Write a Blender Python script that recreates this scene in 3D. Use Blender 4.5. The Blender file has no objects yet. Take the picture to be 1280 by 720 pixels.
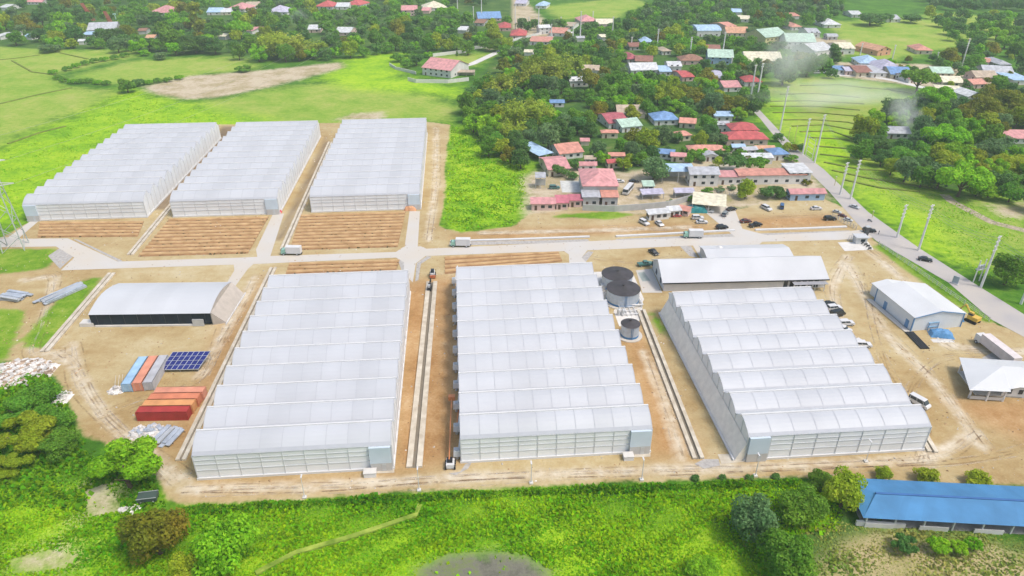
import bpy, math, random
import numpy as np
from mathutils import Vector
R = math.radians
random.seed(7)
C = bpy.context.scene.collection
SC = bpy.context.scene

# ------------------------------------------------------------------ camera, sky, sun, exposure
F, HC = 870.0, 110.0                       # focal length in photo pixels (1280 wide), drone height in m
RHO = 0.0
PITCH = R(29.39)
_R = np.array([1., 0, 0]); _F = np.array([0, math.cos(PITCH), -math.sin(PITCH)]); _U = np.array([0, math.sin(PITCH), math.cos(PITCH)])
UP = _U*math.cos(RHO)+_R*math.sin(RHO); RT = _R*math.cos(RHO)-_U*math.sin(RHO)
cd = bpy.data.cameras.new('camera'); cam = bpy.data.objects.new('camera', cd); C.objects.link(cam)
cd.sensor_width = 36; cd.lens = 36*F/1280; cd.clip_start = 1; cd.clip_end = 20000
from mathutils import Matrix
m3 = Matrix((RT, UP, -_F)).transposed()
cam.matrix_world = Matrix.Translation((0, 0, HC)) @ m3.to_4x4()
SC.camera = cam
W = bpy.data.worlds.new('World'); SC.world = W; W.use_nodes = True
wn = W.node_tree; bg = wn.nodes['Background']
sky = wn.nodes.new('ShaderNodeTexSky'); sky.sky_type = 'NISHITA'; sky.sun_disc = False
SUN_EL, SUN_AZ = 60, 118                    # azimuth clockwise from +Y
sky.sun_elevation = R(SUN_EL); sky.sun_rotation = R(SUN_AZ); sky.dust_density = 4.0; sky.ozone_density = 1.0; sky.air_density = 1.3
wn.links.new(sky.outputs[0], bg.inputs[0]); bg.inputs[1].default_value = 0.15
sl = bpy.data.lights.new('sun', 'SUN'); so = bpy.data.objects.new('sun', sl); C.objects.link(so)
sl.energy = 1.9; sl.angle = R(12); sl.color = (1.0, 0.95, 0.88)
so.rotation_euler = (R(90-SUN_EL), 0, R(180-SUN_AZ)); so.location = (200, 100, 300)
vs = SC.view_settings; vs.view_transform = 'Standard'; vs.look = 'None'; vs.gamma = 1; vs.use_curve_mapping = False; vs.exposure = 0.32
SC.cycles.max_bounces = 10; SC.cycles.diffuse_bounces = 3; SC.cycles.transparent_max_bounces = 8; SC.cycles.volume_bounces = 8

# ------------------------------------------------------------------ helpers
def P(x, y, h=0.0):                        # where the view ray through a photo pixel meets the level z = h
    d = _F*F + RT*(x-640) + UP*(360-y)
    t = (h-HC)/d[2]
    p = d*t
    return Vector((p[0], p[1], h))
def Q(p):
    v = np.array(p)-np.array([0, 0, HC]); z = v@_F
    return 640+F*(v@RT)/z, 360-F*(v@UP)/z
def S(x, y):                               # pixels per metre on the ground there
    p = np.array(P(x, y))-np.array([0, 0, HC])
    return F/(p@_F)
def DEP(x, y):
    p = P(x, y); return math.atan2(HC, math.hypot(p.x, p.y))
def HT(x, y, ytop):                        # height of an upright thing based at a pixel whose top shows at row ytop
    b = P(x, y); lo, hi = 0., 100.
    for _ in range(30):
        m = (lo+hi)/2
        if Q((b.x, b.y, m))[1] > ytop: lo = m
        else: hi = m
    return lo
GA = R(4.6)                                # bearing of the compound's grid
def tag(o, label=None, cat=None, group=None, kind=None):
    if label: o['label'] = label
    if cat: o['category'] = cat
    if group: o['group'] = group
    if kind: o['kind'] = kind
    return o
def empty(name, loc, rz=0, label=None, cat=None, group=None):
    o = bpy.data.objects.new(name, None); C.objects.link(o); o.location = loc; o.rotation_euler = (0, 0, rz)
    o.empty_display_size = 0.5
    return tag(o, label, cat, group)
def link(name, me, parent=None, loc=None, rz=0):
    o = bpy.data.objects.new(name, me); C.objects.link(o)
    if parent: o.parent = parent
    if loc is not None: o.location = loc
    o.rotation_euler = (0, 0, rz)
    return o
class MB:
    def __init__(s): s.v = []; s.f = []; s.m = []
    def add(s, v, f, m=0):
        b = len(s.v); s.v += [tuple(p) for p in v]; s.f += [[b+i for i in q] for q in f]; s.m += [m]*len(f); return s
    def box(s, cx, cy, z0, sx, sy, sz, yaw=0, m=0, taper=1.0):
        c, n = math.cos(yaw), math.sin(yaw); v = []
        for k, t in ((0, 1.0), (1, taper)):
            for a, b in ((-1, -1), (1, -1), (1, 1), (-1, 1)):
                x, y = a*sx/2*t, b*sy/2*t
                v.append((cx+x*c-y*n, cy+x*n+y*c, z0+k*sz))
        return s.add(v, [(3, 2, 1, 0), (4, 5, 6, 7), (0, 1, 5, 4), (1, 2, 6, 5), (2, 3, 7, 6), (3, 0, 4, 7)], m)
    def ext(s, poly, axis, a, b, m=0):     # extrude a closed 2-D outline along x or y
        n = len(poly)
        if axis == 'x': v = [(a, p, q) for p, q in poly]+[(b, p, q) for p, q in poly]
        elif axis == 'y': v = [(p, a, q) for p, q in poly]+[(p, b, q) for p, q in poly]
        else: v = [(p, q, a) for p, q in poly]+[(p, q, b) for p, q in poly]
        f = [(i, (i+1) % n, n+(i+1) % n, n+i) for i in range(n)]+[tuple(range(n-1, -1, -1)), tuple(range(n, 2*n))]
        return s.add(v, f, m)
    def cyl(s, cx, cy, z0, r, h, n=24, r2=None, m=0, cap=True):
        r2 = r if r2 is None else r2
        v = [(cx+r*math.cos(2*math.pi*i/n), cy+r*math.sin(2*math.pi*i/n), z0) for i in range(n)]
        v += [(cx+r2*math.cos(2*math.pi*i/n), cy+r2*math.sin(2*math.pi*i/n), z0+h) for i in range(n)]
        f = [(i, (i+1) % n, n+(i+1) % n, n+i) for i in range(n)]
        if cap: f += [tuple(range(n-1, -1, -1)), tuple(range(n, 2*n))]
        return s.add(v, f, m)
    def tube(s, p, q, r, n=6, r2=None, m=0):
        p, q = Vector(p), Vector(q); d = (q-p).normalized(); r2 = r if r2 is None else r2
        a = d.orthogonal().normalized(); b = d.cross(a)
        v = [p+(a*math.cos(2*math.pi*i/n)+b*math.sin(2*math.pi*i/n))*r for i in range(n)]
        v += [q+(a*math.cos(2*math.pi*i/n)+b*math.sin(2*math.pi*i/n))*r2 for i in range(n)]
        return s.add(v, [(i, (i+1) % n, n+(i+1) % n, n+i) for i in range(n)]+[tuple(range(n-1, -1, -1)), tuple(range(n, 2*n))], m)
    def mesh(s, name, mats):
        me = bpy.data.meshes.new(name); me.from_pydata(s.v, [], s.f)
        for m in (mats if isinstance(mats, (list, tuple)) else [mats]): me.materials.append(m)
        me.polygons.foreach_set('material_index', s.m); me.update(); return me
    def build(s, name, mats, parent=None, loc=None, rz=0, smooth=False):
        me = s.mesh(name, mats)
        if smooth: me.polygons.foreach_set('use_smooth', [True]*len(me.polygons))
        return link(name, me, parent, loc, rz)

# ------------------------------------------------------------------ materials
MAT = {}
def mat(name, col, rough=.8, var=.12, scale=.6, isl=0, objr=0, metal=0, spec=.25, col2=None, stripe=0, trans=0, hue=0, detail=4, bump=0):
    if name in MAT: return MAT[name]
    m = bpy.data.materials.new(name); m.use_nodes = True; t = m.node_tree; N = t.nodes; L = t.links
    b = N['Principled BSDF']; b.inputs['Roughness'].default_value = rough; b.inputs['Metallic'].default_value = metal
    b.inputs['Specular IOR Level'].default_value = spec
    tc = N.new('ShaderNodeTexCoord'); nz = N.new('ShaderNodeTexNoise'); nz.inputs['Scale'].default_value = scale; nz.inputs['Detail'].default_value = detail
    L.new(tc.outputs['Object'], nz.inputs['Vector'])
    mr = N.new('ShaderNodeMapRange'); mr.inputs[1].default_value = .3; mr.inputs[2].default_value = .7; L.new(nz.outputs['Fac'], mr.inputs[0])
    mx = N.new('ShaderNodeMix'); mx.data_type = 'RGBA'; L.new(mr.outputs[0], mx.inputs[0])
    a = [c*(1-var) for c in col]; c2 = col2 if col2 else [min(1, c*(1+var)) for c in col]
    mx.inputs[6].default_value = (*a, 1); mx.inputs[7].default_value = (*c2, 1)
    out = mx.outputs[2]
    def hsv(src, lo, hi, hlo=None, hhi=None):
        nonlocal out
        h = N.new('ShaderNodeHueSaturation'); r = N.new('ShaderNodeMapRange'); L.new(src, r.inputs[0])
        r.inputs[3].default_value = lo; r.inputs[4].default_value = hi; L.new(r.outputs[0], h.inputs['Value'])
        if hlo is not None:
            ml = N.new('ShaderNodeMath'); ml.operation = 'MULTIPLY'; ml.inputs[1].default_value = 7.31; L.new(src, ml.inputs[0])
            fr = N.new('ShaderNodeMath'); fr.operation = 'FRACT'; L.new(ml.outputs[0], fr.inputs[0])
            r2 = N.new('ShaderNodeMapRange'); L.new(fr.outputs[0], r2.inputs[0]); r2.inputs[3].default_value = hlo; r2.inputs[4].default_value = hhi
            L.new(r2.outputs[0], h.inputs['Hue'])
        L.new(out, h.inputs['Color']); out = h.outputs[0]
    if isl:
        g = N.new('ShaderNodeNewGeometry'); hsv(g.outputs['Random Per Island'], 1-isl, 1+isl, .5-hue, .5+hue)
    if objr:
        oi = N.new('ShaderNodeObjectInfo'); hsv(oi.outputs['Random'], 1-objr, 1+objr, .5-hue, .5+hue)
    L.new(out, b.inputs['Base Color'])
    if stripe or bump:
        bp = N.new('ShaderNodeBump'); bp.inputs['Strength'].default_value = .5; bp.inputs['Distance'].default_value = .06 if stripe else bump
        if stripe:
            wv = N.new('ShaderNodeTexWave'); wv.inputs['Scale'].default_value = stripe; L.new(tc.outputs['Object'], wv.inputs['Vector']); L.new(wv.outputs['Fac'], bp.inputs['Height'])
        else: L.new(nz.outputs['Fac'], bp.inputs['Height'])
        L.new(bp.outputs[0], b.inputs['Normal'])
    if trans:
        tr = N.new('ShaderNodeBsdfTranslucent'); L.new(out, tr.inputs['Color']); ms = N.new('ShaderNodeMixShader'); ms.inputs[0].default_value = trans
        L.new(b.outputs[0], ms.inputs[1]); L.new(tr.outputs[0], ms.inputs[2]); L.new(ms.outputs[0], N['Material Output'].inputs['Surface'])
    MAT[name] = m; return m
concrete = mat('concrete', (.54, .525, .505), .9, .06, .07, col2=(.52, .47, .40), detail=8)
old_conc = mat('weathered_concrete', (.50, .43, .33), .9, .15, .5, col2=(.60, .55, .46))
white_conc = mat('white_concrete', (.60, .58, .55), .9, .1, .3)
gravel = mat('grey_gravel', (.38, .36, .34), .95, .2, 1.2)
asphalt = mat('worn_road', (.42, .40, .40), .9, .12, .10, col2=(.46, .42, .38), detail=8)
film = mat('greenhouse_film', (.45, .465, .495), .5, .055, .09, isl=.04, spec=.4)
film_side = mat('greenhouse_side_film', (.72, .74, .76), .5, .05, .2, isl=.04, spec=.3)
film_net = mat('insect_net', (.45, .44, .43), .7, .06, .3, isl=.05)
film_blue = mat('porch_panel', (.52, .60, .68), .4, .05, .3)
galv = mat('galvanised_steel', (.50, .52, .54), .45, .1, .5, metal=.3)
frame_m = mat('front_frame_grey', (.56, .58, .60), .6, .04)
rib_m = mat('roof_rib_grey', (.40, .415, .45), .6, .04)
white_p = mat('white_paint', (.60, .60, .60), .5, .05, .4)
white_b = mat('white_roof_bright', (.60, .61, .62), .45, .06, .12, stripe=1.2, detail=7)
white_r = mat('white_sheet_roof', (.53, .54, .56), .45, .07, .10, stripe=1.2, detail=7)
black_net = mat('black_shade_net', (.012, .018, .028), .8, .3, .4)
lean_net = mat('beige_net_lean', (.44, .395, .35), .9, .1, .6)
beige_net = mat('beige_net', (.80, .75, .67), .9, .08, .6)
dark = mat('dark_opening', (.02, .02, .024), .7, .1)
glass = mat('dark_glass', (.03, .04, .05), .12, .1, spec=.6)
tyre = mat('tyre_rubber', (.02, .02, .02), .9, .1)
wood = mat('bark', (.12, .085, .06), .95, .2, 2)
SCOL = {'red': (.46, .10, .10), 'salmon': (.56, .26, .20), 'pink': (.56, .27, .27), 'blue': (.17, .29, .50), 'lightblue': (.36, .50, .66), 'grey': (.42, .43, .46), 'white': (.56, .57, .58),
        'cream': (.66, .61, .46), 'green': (.42, .56, .46), 'brown': (.28, .13, .10), 'tan': (.46, .37, .28), 'lilac': (.44, .42, .52), 'maroon': (.40, .11, .13), 'orange': (.58, .32, .20), 'rust': (.30, .16, .11), 'magenta': (.48, .15, .19), 'teal': (.05, .25, .26)}
def roofm(k): return mat('roof_'+k, SCOL[k], .65, .24, .5, objr=.08, stripe=2.0, spec=.3)
WCOL = {'w': (.62, .61, .59), 'c': (.58, .52, .40), 'p': (.60, .44, .40), 'g': (.42, .42, .41), 'b': (.30, .42, .58), 'y': (.62, .55, .30), 'o': (.62, .33, .22)}
def wallm(k): return mat('wall_'+k, WCOL[k], .85, .1, .5)
def paint(name, col): return mat('paint_'+name, col, .3, .03, .5, spec=.5)

# ------------------------------------------------------------------ ground: one sheet, with its soils, swards and painted wall shade as signed-distance attributes
def poly_w(px): return np.array([P(x, y)[:2] for x, y in px])
def sdf(px, X, Y):
    v = poly_w(px); n = len(v); d = np.full(X.shape, 1e9); s = np.zeros(X.shape, bool)
    for i in range(n):
        a, b = v[i], v[(i+1) % n]; e = b-a
        wx, wy = X-a[0], Y-a[1]; t = np.clip((wx*e[0]+wy*e[1])/max(e@e, 1e-9), 0, 1)
        d = np.minimum(d, (wx-t*e[0])**2+(wy-t*e[1])**2)
        c = ((a[1] > Y) != (b[1] > Y))
        with np.errstate(divide='ignore', invalid='ignore'):
            s ^= c & (X < e[0]*(Y-a[1])/(e[1] if abs(e[1]) > 1e-9 else 1e-9)+a[0])
    return np.where(s, np.sqrt(d), -np.sqrt(d))
DIRT = [(-60, 345), (-60, 300), (0, 298), (36, 278), (100, 208), (158, 158), (275, 156), (405, 154), (530, 152), (563, 156), (557, 200), (556, 245), (550, 283), (575, 291), (640, 283), (662, 268), (730, 262), (800, 268),
        (860, 262), (920, 262), (975, 250), (1030, 248), (1060, 262), (1080, 287), (1097, 304), (1160, 347), (1225, 396), (1250, 406), (1340, 445), (1340, 610), (1280, 608), (1085, 600), (980, 597), (800, 602), (640, 608), (500, 615), (300, 627),
        (215, 629), (195, 592), (150, 562), (105, 545), (82, 490), (60, 458), (0, 450), (-60, 445)]
BELT_L = [(-60, -40), (100, -40), (320, -40), (640, -40), (640, 58), (560, 62), (500, 66), (470, 66), (420, 71), (300, 70), (190, 65), (160, 60), (60, 62), (-40, 55)]
BELT_C = [(640, 45), (720, 45), (780, 30), (870, 30), (945, 60), (955, 125), (930, 150), (890, 175), (850, 205), (780, 215), (700, 205), (640, 198), (600, 180), (575, 140), (590, 105), (600, 95)]
BELT_R = [(1075, 150), (1140, 128), (1190, 110), (1300, 105), (1300, 250), (1240, 240), (1180, 235), (1120, 210), (1065, 190)]
LAYERS = {
 'dry': [[(-60, 55), (80, 62), (175, 63), (165, 72), (70, 92), (80, 108), (150, 116), (105, 137), (55, 156), (0, 182), (-60, 200)],
         [(85, 96), (180, 74), (300, 71), (325, 86), (240, 95), (180, 105), (130, 105)],
         [(250, 130), (330, 112), (440, 100), (530, 118), (570, 130), (560, 150), (420, 158), (250, 158)],
         [(950, 100), (1040, 96), (1145, 110), (1120, 150), (1070, 180), (1130, 215), (1200, 250), (1290, 275), (1290, 330), (1205, 330), (1110, 262), (1040, 225), (1000, 185), (955, 145)],
         [(1040, 28), (1200, 16), (1300, 28), (1300, 45), (1235, 52), (1180, 62), (1100, 78), (1050, 66)], [(680, 8), (790, -4), (810, 6), (770, 22), (700, 24)],
         [(1200, 235), (1300, 240), (1300, 300), (1230, 270)], [(545, 72), (600, 66), (620, 68), (585, 84)]],
 'lime': [[(0, 186), (60, 158), (110, 138), (160, 112), (200, 120), (330, 150), (340, 162), (160, 168), (30, 280), (-60, 300), (-60, 215)],
          [(430, 75), (470, 66), (510, 66), (500, 95), (575, 108), (585, 122), (520, 116), (440, 112), (400, 100)],
          [(558, 158), (590, 160), (612, 195), (660, 205), (655, 262), (640, 284), (575, 290), (552, 283)],
          [(-60, 610), (120, 612), (200, 650), (320, 662), (420, 655), (520, 648), (640, 640), (780, 638), (880, 640), (940, 690), (960, 780), (-60, 780)],
          [(1080, 235), (1180, 280), (1200, 330), (1160, 312), (1075, 252)], [(985, 160), (1060, 165), (1080, 200), (1040, 215), (1010, 190)], [(955, 118), (985, 122), (985, 150), (962, 150)]],
 'sand': [[(180, 108), (240, 95), (330, 88), (425, 78), (432, 84), (340, 108), (270, 122), (230, 124), (195, 118)], [(420, 150), (440, 142), (475, 141), (480, 150)],
          [(655, 222), (700, 203), (840, 200), (900, 185), (1000, 192), (1040, 248), (975, 255), (920, 264), (800, 272), (660, 272)], [(700, 130), (730, 128), (735, 140), (705, 142)], [(780, 148), (818, 148), (818, 158), (785, 160)],
          [(80, 22), (135, 22), (150, 35), (120, 44), (70, 32)], [(620, -5), (650, -5), (700, 45), (650, 60), (610, 62)], 
          [(10, 700), (60, 688), (100, 695), (80, 712), (20, 715)], [(105, 615), (130, 605), (160, 640), (110, 645)], [(1045, 78), (1150, 80), (1240, 90), (1290, 95), (1290, 112), (1150, 108), (1045, 95)], [(840, 85), (925, 85), (930, 112), (850, 100)], [(1000, 45), (1060, 50), (1050, 72), (1000, 70)], [(1240, 258), (1290, 250), (1290, 272), (1255, 270)]],
 'dryg': [[(1005, 664), (1100, 668), (1300, 690), (1300, 760), (990, 760), (1012, 690)]],
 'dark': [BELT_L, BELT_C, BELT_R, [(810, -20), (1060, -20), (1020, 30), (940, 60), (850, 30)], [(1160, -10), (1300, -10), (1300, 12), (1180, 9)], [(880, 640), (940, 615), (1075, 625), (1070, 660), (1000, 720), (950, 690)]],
 'pond': [[(520, 712), (560, 692), (620, 688), (665, 695), (690, 715), (680, 740), (520, 740)]],
 'gap_shade': [[(278, 158), (296, 158), (215, 262), (190, 262)], [(408, 170), (412, 182), (352, 300), (345, 300)]],  # dark strips between the back greenhouses: wall shade painted into the soil colour
 'dirt': [DIRT],
 'clay': [[(502, 352), (572, 345), (576, 578), (488, 592)], [(775, 410), (800, 405), (872, 572), (815, 572)], [(568, 297), (640, 288), (735, 283), (870, 281), (920, 285), (760, 293), (640, 299)], [(930, 272), (1035, 268), (1055, 283), (945, 287)], [(280, 400), (330, 345), (240, 560), (215, 560)], [(1180, 500), (1300, 500), (1300, 560), (1230, 530)], [(250, 606), (490, 594), (500, 600), (250, 614)]],
 'weed': [[(-60, 312), (66, 311), (78, 318), (58, 336), (-60, 350)], [(-60, 385), (32, 388), (20, 420), (8, 450), (-60, 455)], [(66, 380), (108, 347), (128, 347), (60, 436), (32, 434), (30, 424)], [(808, 392), (818, 390), (835, 412), (840, 425), (830, 420)],
          [(1092, 308), (1104, 305), (1160, 342), (1200, 370), (1244, 402), (1232, 404), (1180, 372)], [(700, 268), (760, 264), (795, 268), (760, 274), (690, 272)]],
}
def axis(lo, hi, st, far, k=14):
    a = np.arange(lo, hi+st, st); e = st*np.cumsum(1.55**np.arange(k)); e = e*far/e[-1]
    return np.concatenate([(lo-e)[::-1], a, hi+st+e])
gx = axis(-640, 640, 2.3, 6000); gy = np.concatenate([axis(62, 300, 1.5, 6000)[:-15], axis(300, 960, 2.6, 6000)[14:]])
X, Y = np.meshgrid(gx, gy); ny, nx = X.shape
co = np.stack([X.ravel(), Y.ravel(), np.zeros(X.size)], 1)
rng = np.random.default_rng(3)
I = np.arange(nx*ny).reshape(ny, nx)
quads = np.stack([I[:-1, :-1].ravel(), I[:-1, 1:].ravel(), I[1:, 1:].ravel(), I[1:, :-1].ravel()], 1)
me = bpy.data.meshes.new('ground'); me.from_pydata(co, [], quads.tolist())
TRACKS = [[(230, 612), (400, 607), (560, 598), (800, 588), (980, 582), (1160, 574), (1220, 540)], [(1160, 574), (1120, 500), (1075, 440), (1050, 400), (1040, 360), (1060, 320)], [(1230, 560), (1170, 480), (1110, 420), (1080, 370), (1060, 330)], [(90, 430), (100, 480), (150, 540), (230, 600)], [(70, 440), (95, 460), (130, 520), (215, 600)], [(250, 470), (290, 400), (320, 345)], [(545, 160), (545, 230), (535, 300)], [(30, 350), (70, 345), (55, 400), (40, 440), (80, 450)],
 [(600, 291), (740, 288), (860, 284)], [(1080, 310), (1130, 350), (1180, 430), (1240, 440), (1290, 440)], [(805, 440), (830, 500), (850, 570)]]
SD = {}
td = np.full(X.shape, -1e9)
for tr in TRACKS:
    v = poly_w(tr)
    for i in range(len(v)-1):
        a, b = v[i], v[i+1]; e = b-a; t = np.clip(((X-a[0])*e[0]+(Y-a[1])*e[1])/(e@e), 0, 1)
        td = np.maximum(td, 1.3-np.sqrt((X-a[0]-t*e[0])**2+(Y-a[1]-t*e[1])**2))
me.attributes.new('track', 'FLOAT', 'POINT').data.foreach_set('value', np.clip(td, -25, 25).ravel().astype(np.float32))
for k, ps in LAYERS.items():
    d = np.full(X.shape, -1e9)
    for p in ps: d = np.maximum(d, sdf(p, X, Y))
    SD[k] = d; at = me.attributes.new(k, 'FLOAT', 'POINT'); at.data.foreach_set('value', np.clip(d, -25, 25).ravel().astype(np.float32))
gm = bpy.data.materials.new('ground'); gm.use_nodes = True; T = gm.node_tree; N = T.nodes; L = T.links
tc = N.new('ShaderNodeTexCoord')
def noise(sc, det=5, rough=.55, vec=None):
    n = N.new('ShaderNodeTexNoise'); n.inputs['Scale'].default_value = sc; n.inputs['Detail'].default_value = det; n.inputs['Roughness'].default_value = rough
    L.new(vec or tc.outputs['Object'], n.inputs['Vector']); return n.outputs['Fac']
def rampc(src, *st):
    r = N.new('ShaderNodeValToRGB'); e = r.color_ramp.elements
    while len(e) < len(st): e.new(.5)
    for q, (p, c) in zip(e, st): q.position = p; q.color = (*c, 1)
    L.new(src, r.inputs[0]); return r.outputs[0]
def mixc(f, a, b):
    m = N.new('ShaderNodeMix'); m.data_type = 'RGBA'; L.new(f, m.inputs[0]); L.new(a, m.inputs[6]); L.new(b, m.inputs[7]); return m.outputs[2]
def mth(op, a, b=None):
    m = N.new('ShaderNodeMath'); m.operation = op
    for i, q in enumerate((a, b)):
        if q is None: continue
        if isinstance(q, (int, float)): m.inputs[i].default_value = q
        else: L.new(q, m.inputs[i])
    return m.outputs[0]
nbig, nmid, nfine, nvf = noise(.012, 6), noise(.06, 6, .6), noise(.35, 6, .65), noise(1.6, 4, .7)
mp = N.new('ShaderNodeMapping'); mp.inputs['Scale'].default_value = (.12, .5, 1); mp.inputs['Rotation'].default_value = (0, 0, .03); L.new(tc.outputs['Object'], mp.inputs[0])
nstreak = noise(.5, 5, .6, mp.outputs[0])
grain = mth('ADD', mth('MULTIPLY', nfine, .55), mth('MULTIPLY', nvf, .45))
wide = mth('ADD', mth('MULTIPLY', nmid, .6), mth('MULTIPLY', nbig, .4))
mixn = mth('ADD', mth('MULTIPLY', nmid, .5), mth('MULTIPLY', grain, .5))
base = rampc(mixn, (.36, (.025, .075, .008)), (.5, (.06, .17, .012)), (.62, (.12, .25, .02)), (.7, (.22, .26, .05)))
cols = {
 'dry': rampc(mth('ADD', mth('MULTIPLY', wide, .55), mth('MULTIPLY', grain, .45)), (.36, (.11, .25, .02)), (.46, (.20, .33, .035)), (.54, (.30, .37, .07)), (.62, (.38, .37, .13)), (.70, (.42, .36, .18))),
 'lime': rampc(mth('ADD', mth('MULTIPLY', wide, .5), mth('MULTIPLY', grain, .5)), (.36, (.08, .22, .01)), (.45, (.18, .37, .012)), (.53, (.30, .48, .014)), (.62, (.40, .50, .04)), (.70, (.38, .40, .10))),
 'sand': rampc(mixn, (.36, (.24, .24, .08)), (.46, (.38, .31, .19)), (.56, (.52, .44, .33)), (.66, (.30, .32, .10))),
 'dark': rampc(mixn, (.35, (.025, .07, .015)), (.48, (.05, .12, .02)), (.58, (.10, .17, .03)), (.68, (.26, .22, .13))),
 'pond': rampc(mixn, (.38, (.10, .10, .075)), (.48, (.17, .165, .13)), (.56, (.16, .20, .07)), (.66, (.16, .30, .02))),
 'dryg': rampc(mixn, (.37, (.17, .22, .05)), (.46, (.30, .28, .11)), (.55, (.40, .33, .17)), (.64, (.46, .38, .22))),
 'gap_shade': rampc(mixn, (.35, (.12, .085, .05)), (.5, (.22, .16, .10)), (.65, (.30, .24, .16))),
 'dirt': rampc(mth('ADD', mth('ADD', mth('MULTIPLY', nbig, .30), mth('MULTIPLY', mixn, .58)), mth('MULTIPLY', nstreak, .12)), (.37, (.28, .18, .075)), (.45, (.37, .265, .125)), (.52, (.44, .345, .185)), (.59, (.50, .425, .265)), (.67, (.57, .515, .39))),
 'clay': rampc(mixn, (.36, (.24, .12, .045)), (.47, (.36, .205, .085)), (.56, (.44, .28, .135)), (.66, (.52, .40, .25))),
 'track': rampc(mth('ADD', mth('MULTIPLY', nfine, .7), mth('MULTIPLY', nmid, .3)), (.36, (.42, .32, .20)), (.5, (.53, .45, .33)), (.64, (.62, .56, .45))),
 'weed': rampc(mixn, (.36, (.05, .14, .01)), (.5, (.14, .27, .015)), (.62, (.30, .36, .06)), (.70, (.40, .31, .16))),
}
edge = mth('MULTIPLY', mth('SUBTRACT', mth('ADD', mth('MULTIPLY', nmid, .5), mth('MULTIPLY', nfine, .5)), .5), 1.0)
AMP = {'dry': (30, 9), 'lime': (44, 14), 'clay': (12, 5), 'track': (3, 1.4), 'sand': (24, 5), 'dark': (14, 3), 'gap_shade': (6, 2), 'dryg': (14, 4), 'pond': (10, 2.5), 'dirt': (7, .8), 'weed': (8, 1.2)}
out = base
for k in ('dry', 'lime', 'dryg', 'sand', 'dark', 'dirt', 'clay', 'track', 'gap_shade', 'pond', 'weed'):
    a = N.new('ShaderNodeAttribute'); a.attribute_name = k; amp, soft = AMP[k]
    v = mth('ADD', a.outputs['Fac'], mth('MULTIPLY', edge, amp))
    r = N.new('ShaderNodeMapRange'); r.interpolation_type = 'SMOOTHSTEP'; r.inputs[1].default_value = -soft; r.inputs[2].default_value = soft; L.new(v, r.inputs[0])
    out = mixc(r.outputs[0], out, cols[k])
b = N['Principled BSDF']; b.inputs['Roughness'].default_value = .95; b.inputs['Specular IOR Level'].default_value = .1; L.new(out, b.inputs['Base Color'])
bp = N.new('ShaderNodeBump'); bp.inputs['Strength'].default_value = .6; bp.inputs['Distance'].default_value = .5; L.new(grain, bp.inputs['Height']); L.new(bp.outputs[0], b.inputs['Normal'])
me.materials.append(gm); tag(link('ground', me), kind='structure')

def sheet(name, px, m, z=.02, kind='structure'):
    mb = MB(); pts = [P(x, y) for x, y in px]
    mb.add([(p.x, p.y, z) for p in pts], [list(range(len(pts)))[::-1]])
    o = mb.build(name, m); me = o.data
    if me.polygons[0].normal.z < 0: me.flip_normals()
    tag(o, kind=kind); return o
def strip(name, pts, wm, m, z=.02, h=None, kind='structure'):     # a ribbon of given width in metres along a photo-pixel path
    q = [P(x, y) for x, y in pts]; mb = MB(); Lf, Rt = [], []
    for i, p in enumerate(q):
        d = (q[min(i+1, len(q)-1)]-q[max(i-1, 0)]); n = Vector((-d.y, d.x, 0)).normalized()*wm/2
        Lf.append(p+n); Rt.append(p-n)
    k = len(q)
    if h is None:
        mb.add([(p.x, p.y, z) for p in Rt+Lf], [(i, i+1, k+i+1, k+i) for i in range(k-1)])
    else:
        mb.add([(p.x, p.y, zz) for zz in (-.1, h) for p in Rt+Lf], [(2*k+i, 2*k+i+1, 3*k+i+1, 3*k+i) for i in range(k-1)]+[(i, i+1, 2*k+i+1, 2*k+i) for i in range(k-1)]+[(k+i+1, k+i, 3*k+i, 3*k+i+1) for i in range(k-1)]+[(0, 2*k, 3*k, k), (k-1, 2*k-1, 4*k-1, 3*k-1)])
    o = mb.build(name, m)
    if kind: tag(o, kind=kind)
    return o
# ------------------------------------------------------------------ roads and paths
sheet('road', [(-50, 299), (85, 298), (147, 327), (305, 322), (340, 320), (495, 315), (504, 309), (526, 308), (533, 311), (640, 306), (770, 300), (920, 296), (1060, 289), (1092, 286), (1092, 297), (1047, 300), (960, 302), (865, 307), (735, 313), (640, 316), (532, 320), (520, 329), (505, 328), (495, 322), (320, 330), (287, 331), (76, 338), (93, 322), (70, 308), (-50, 310)], concrete, .03)
for p in ([(-20, 297), (10, 297), (40, 275), (50, 275), (22, 299)], [(322, 322), (320, 312), (341, 268), (355, 267), (338, 320)], [(505, 314), (512, 264), (525, 264), (522, 310)], [(505, 327), (505, 342), (516, 353), (520, 328)],
          [(292, 329), (318, 329), (310, 336), (291, 362), (281, 358), (293, 338)], [(700, 311), (711, 318), (712, 332), (737, 332), (727, 322), (735, 312)], [(865, 305), (875, 322), (900, 326), (935, 320), (955, 300)], [(920, 297), (898, 279), (876, 261), (908, 257), (919, 263), (928, 286), (962, 295)]):
    sheet('path', p, concrete, .035)
sheet('apron', [(1047, 303), (1085, 302), (1092, 312), (1056, 314)], white_conc, .04)
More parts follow.
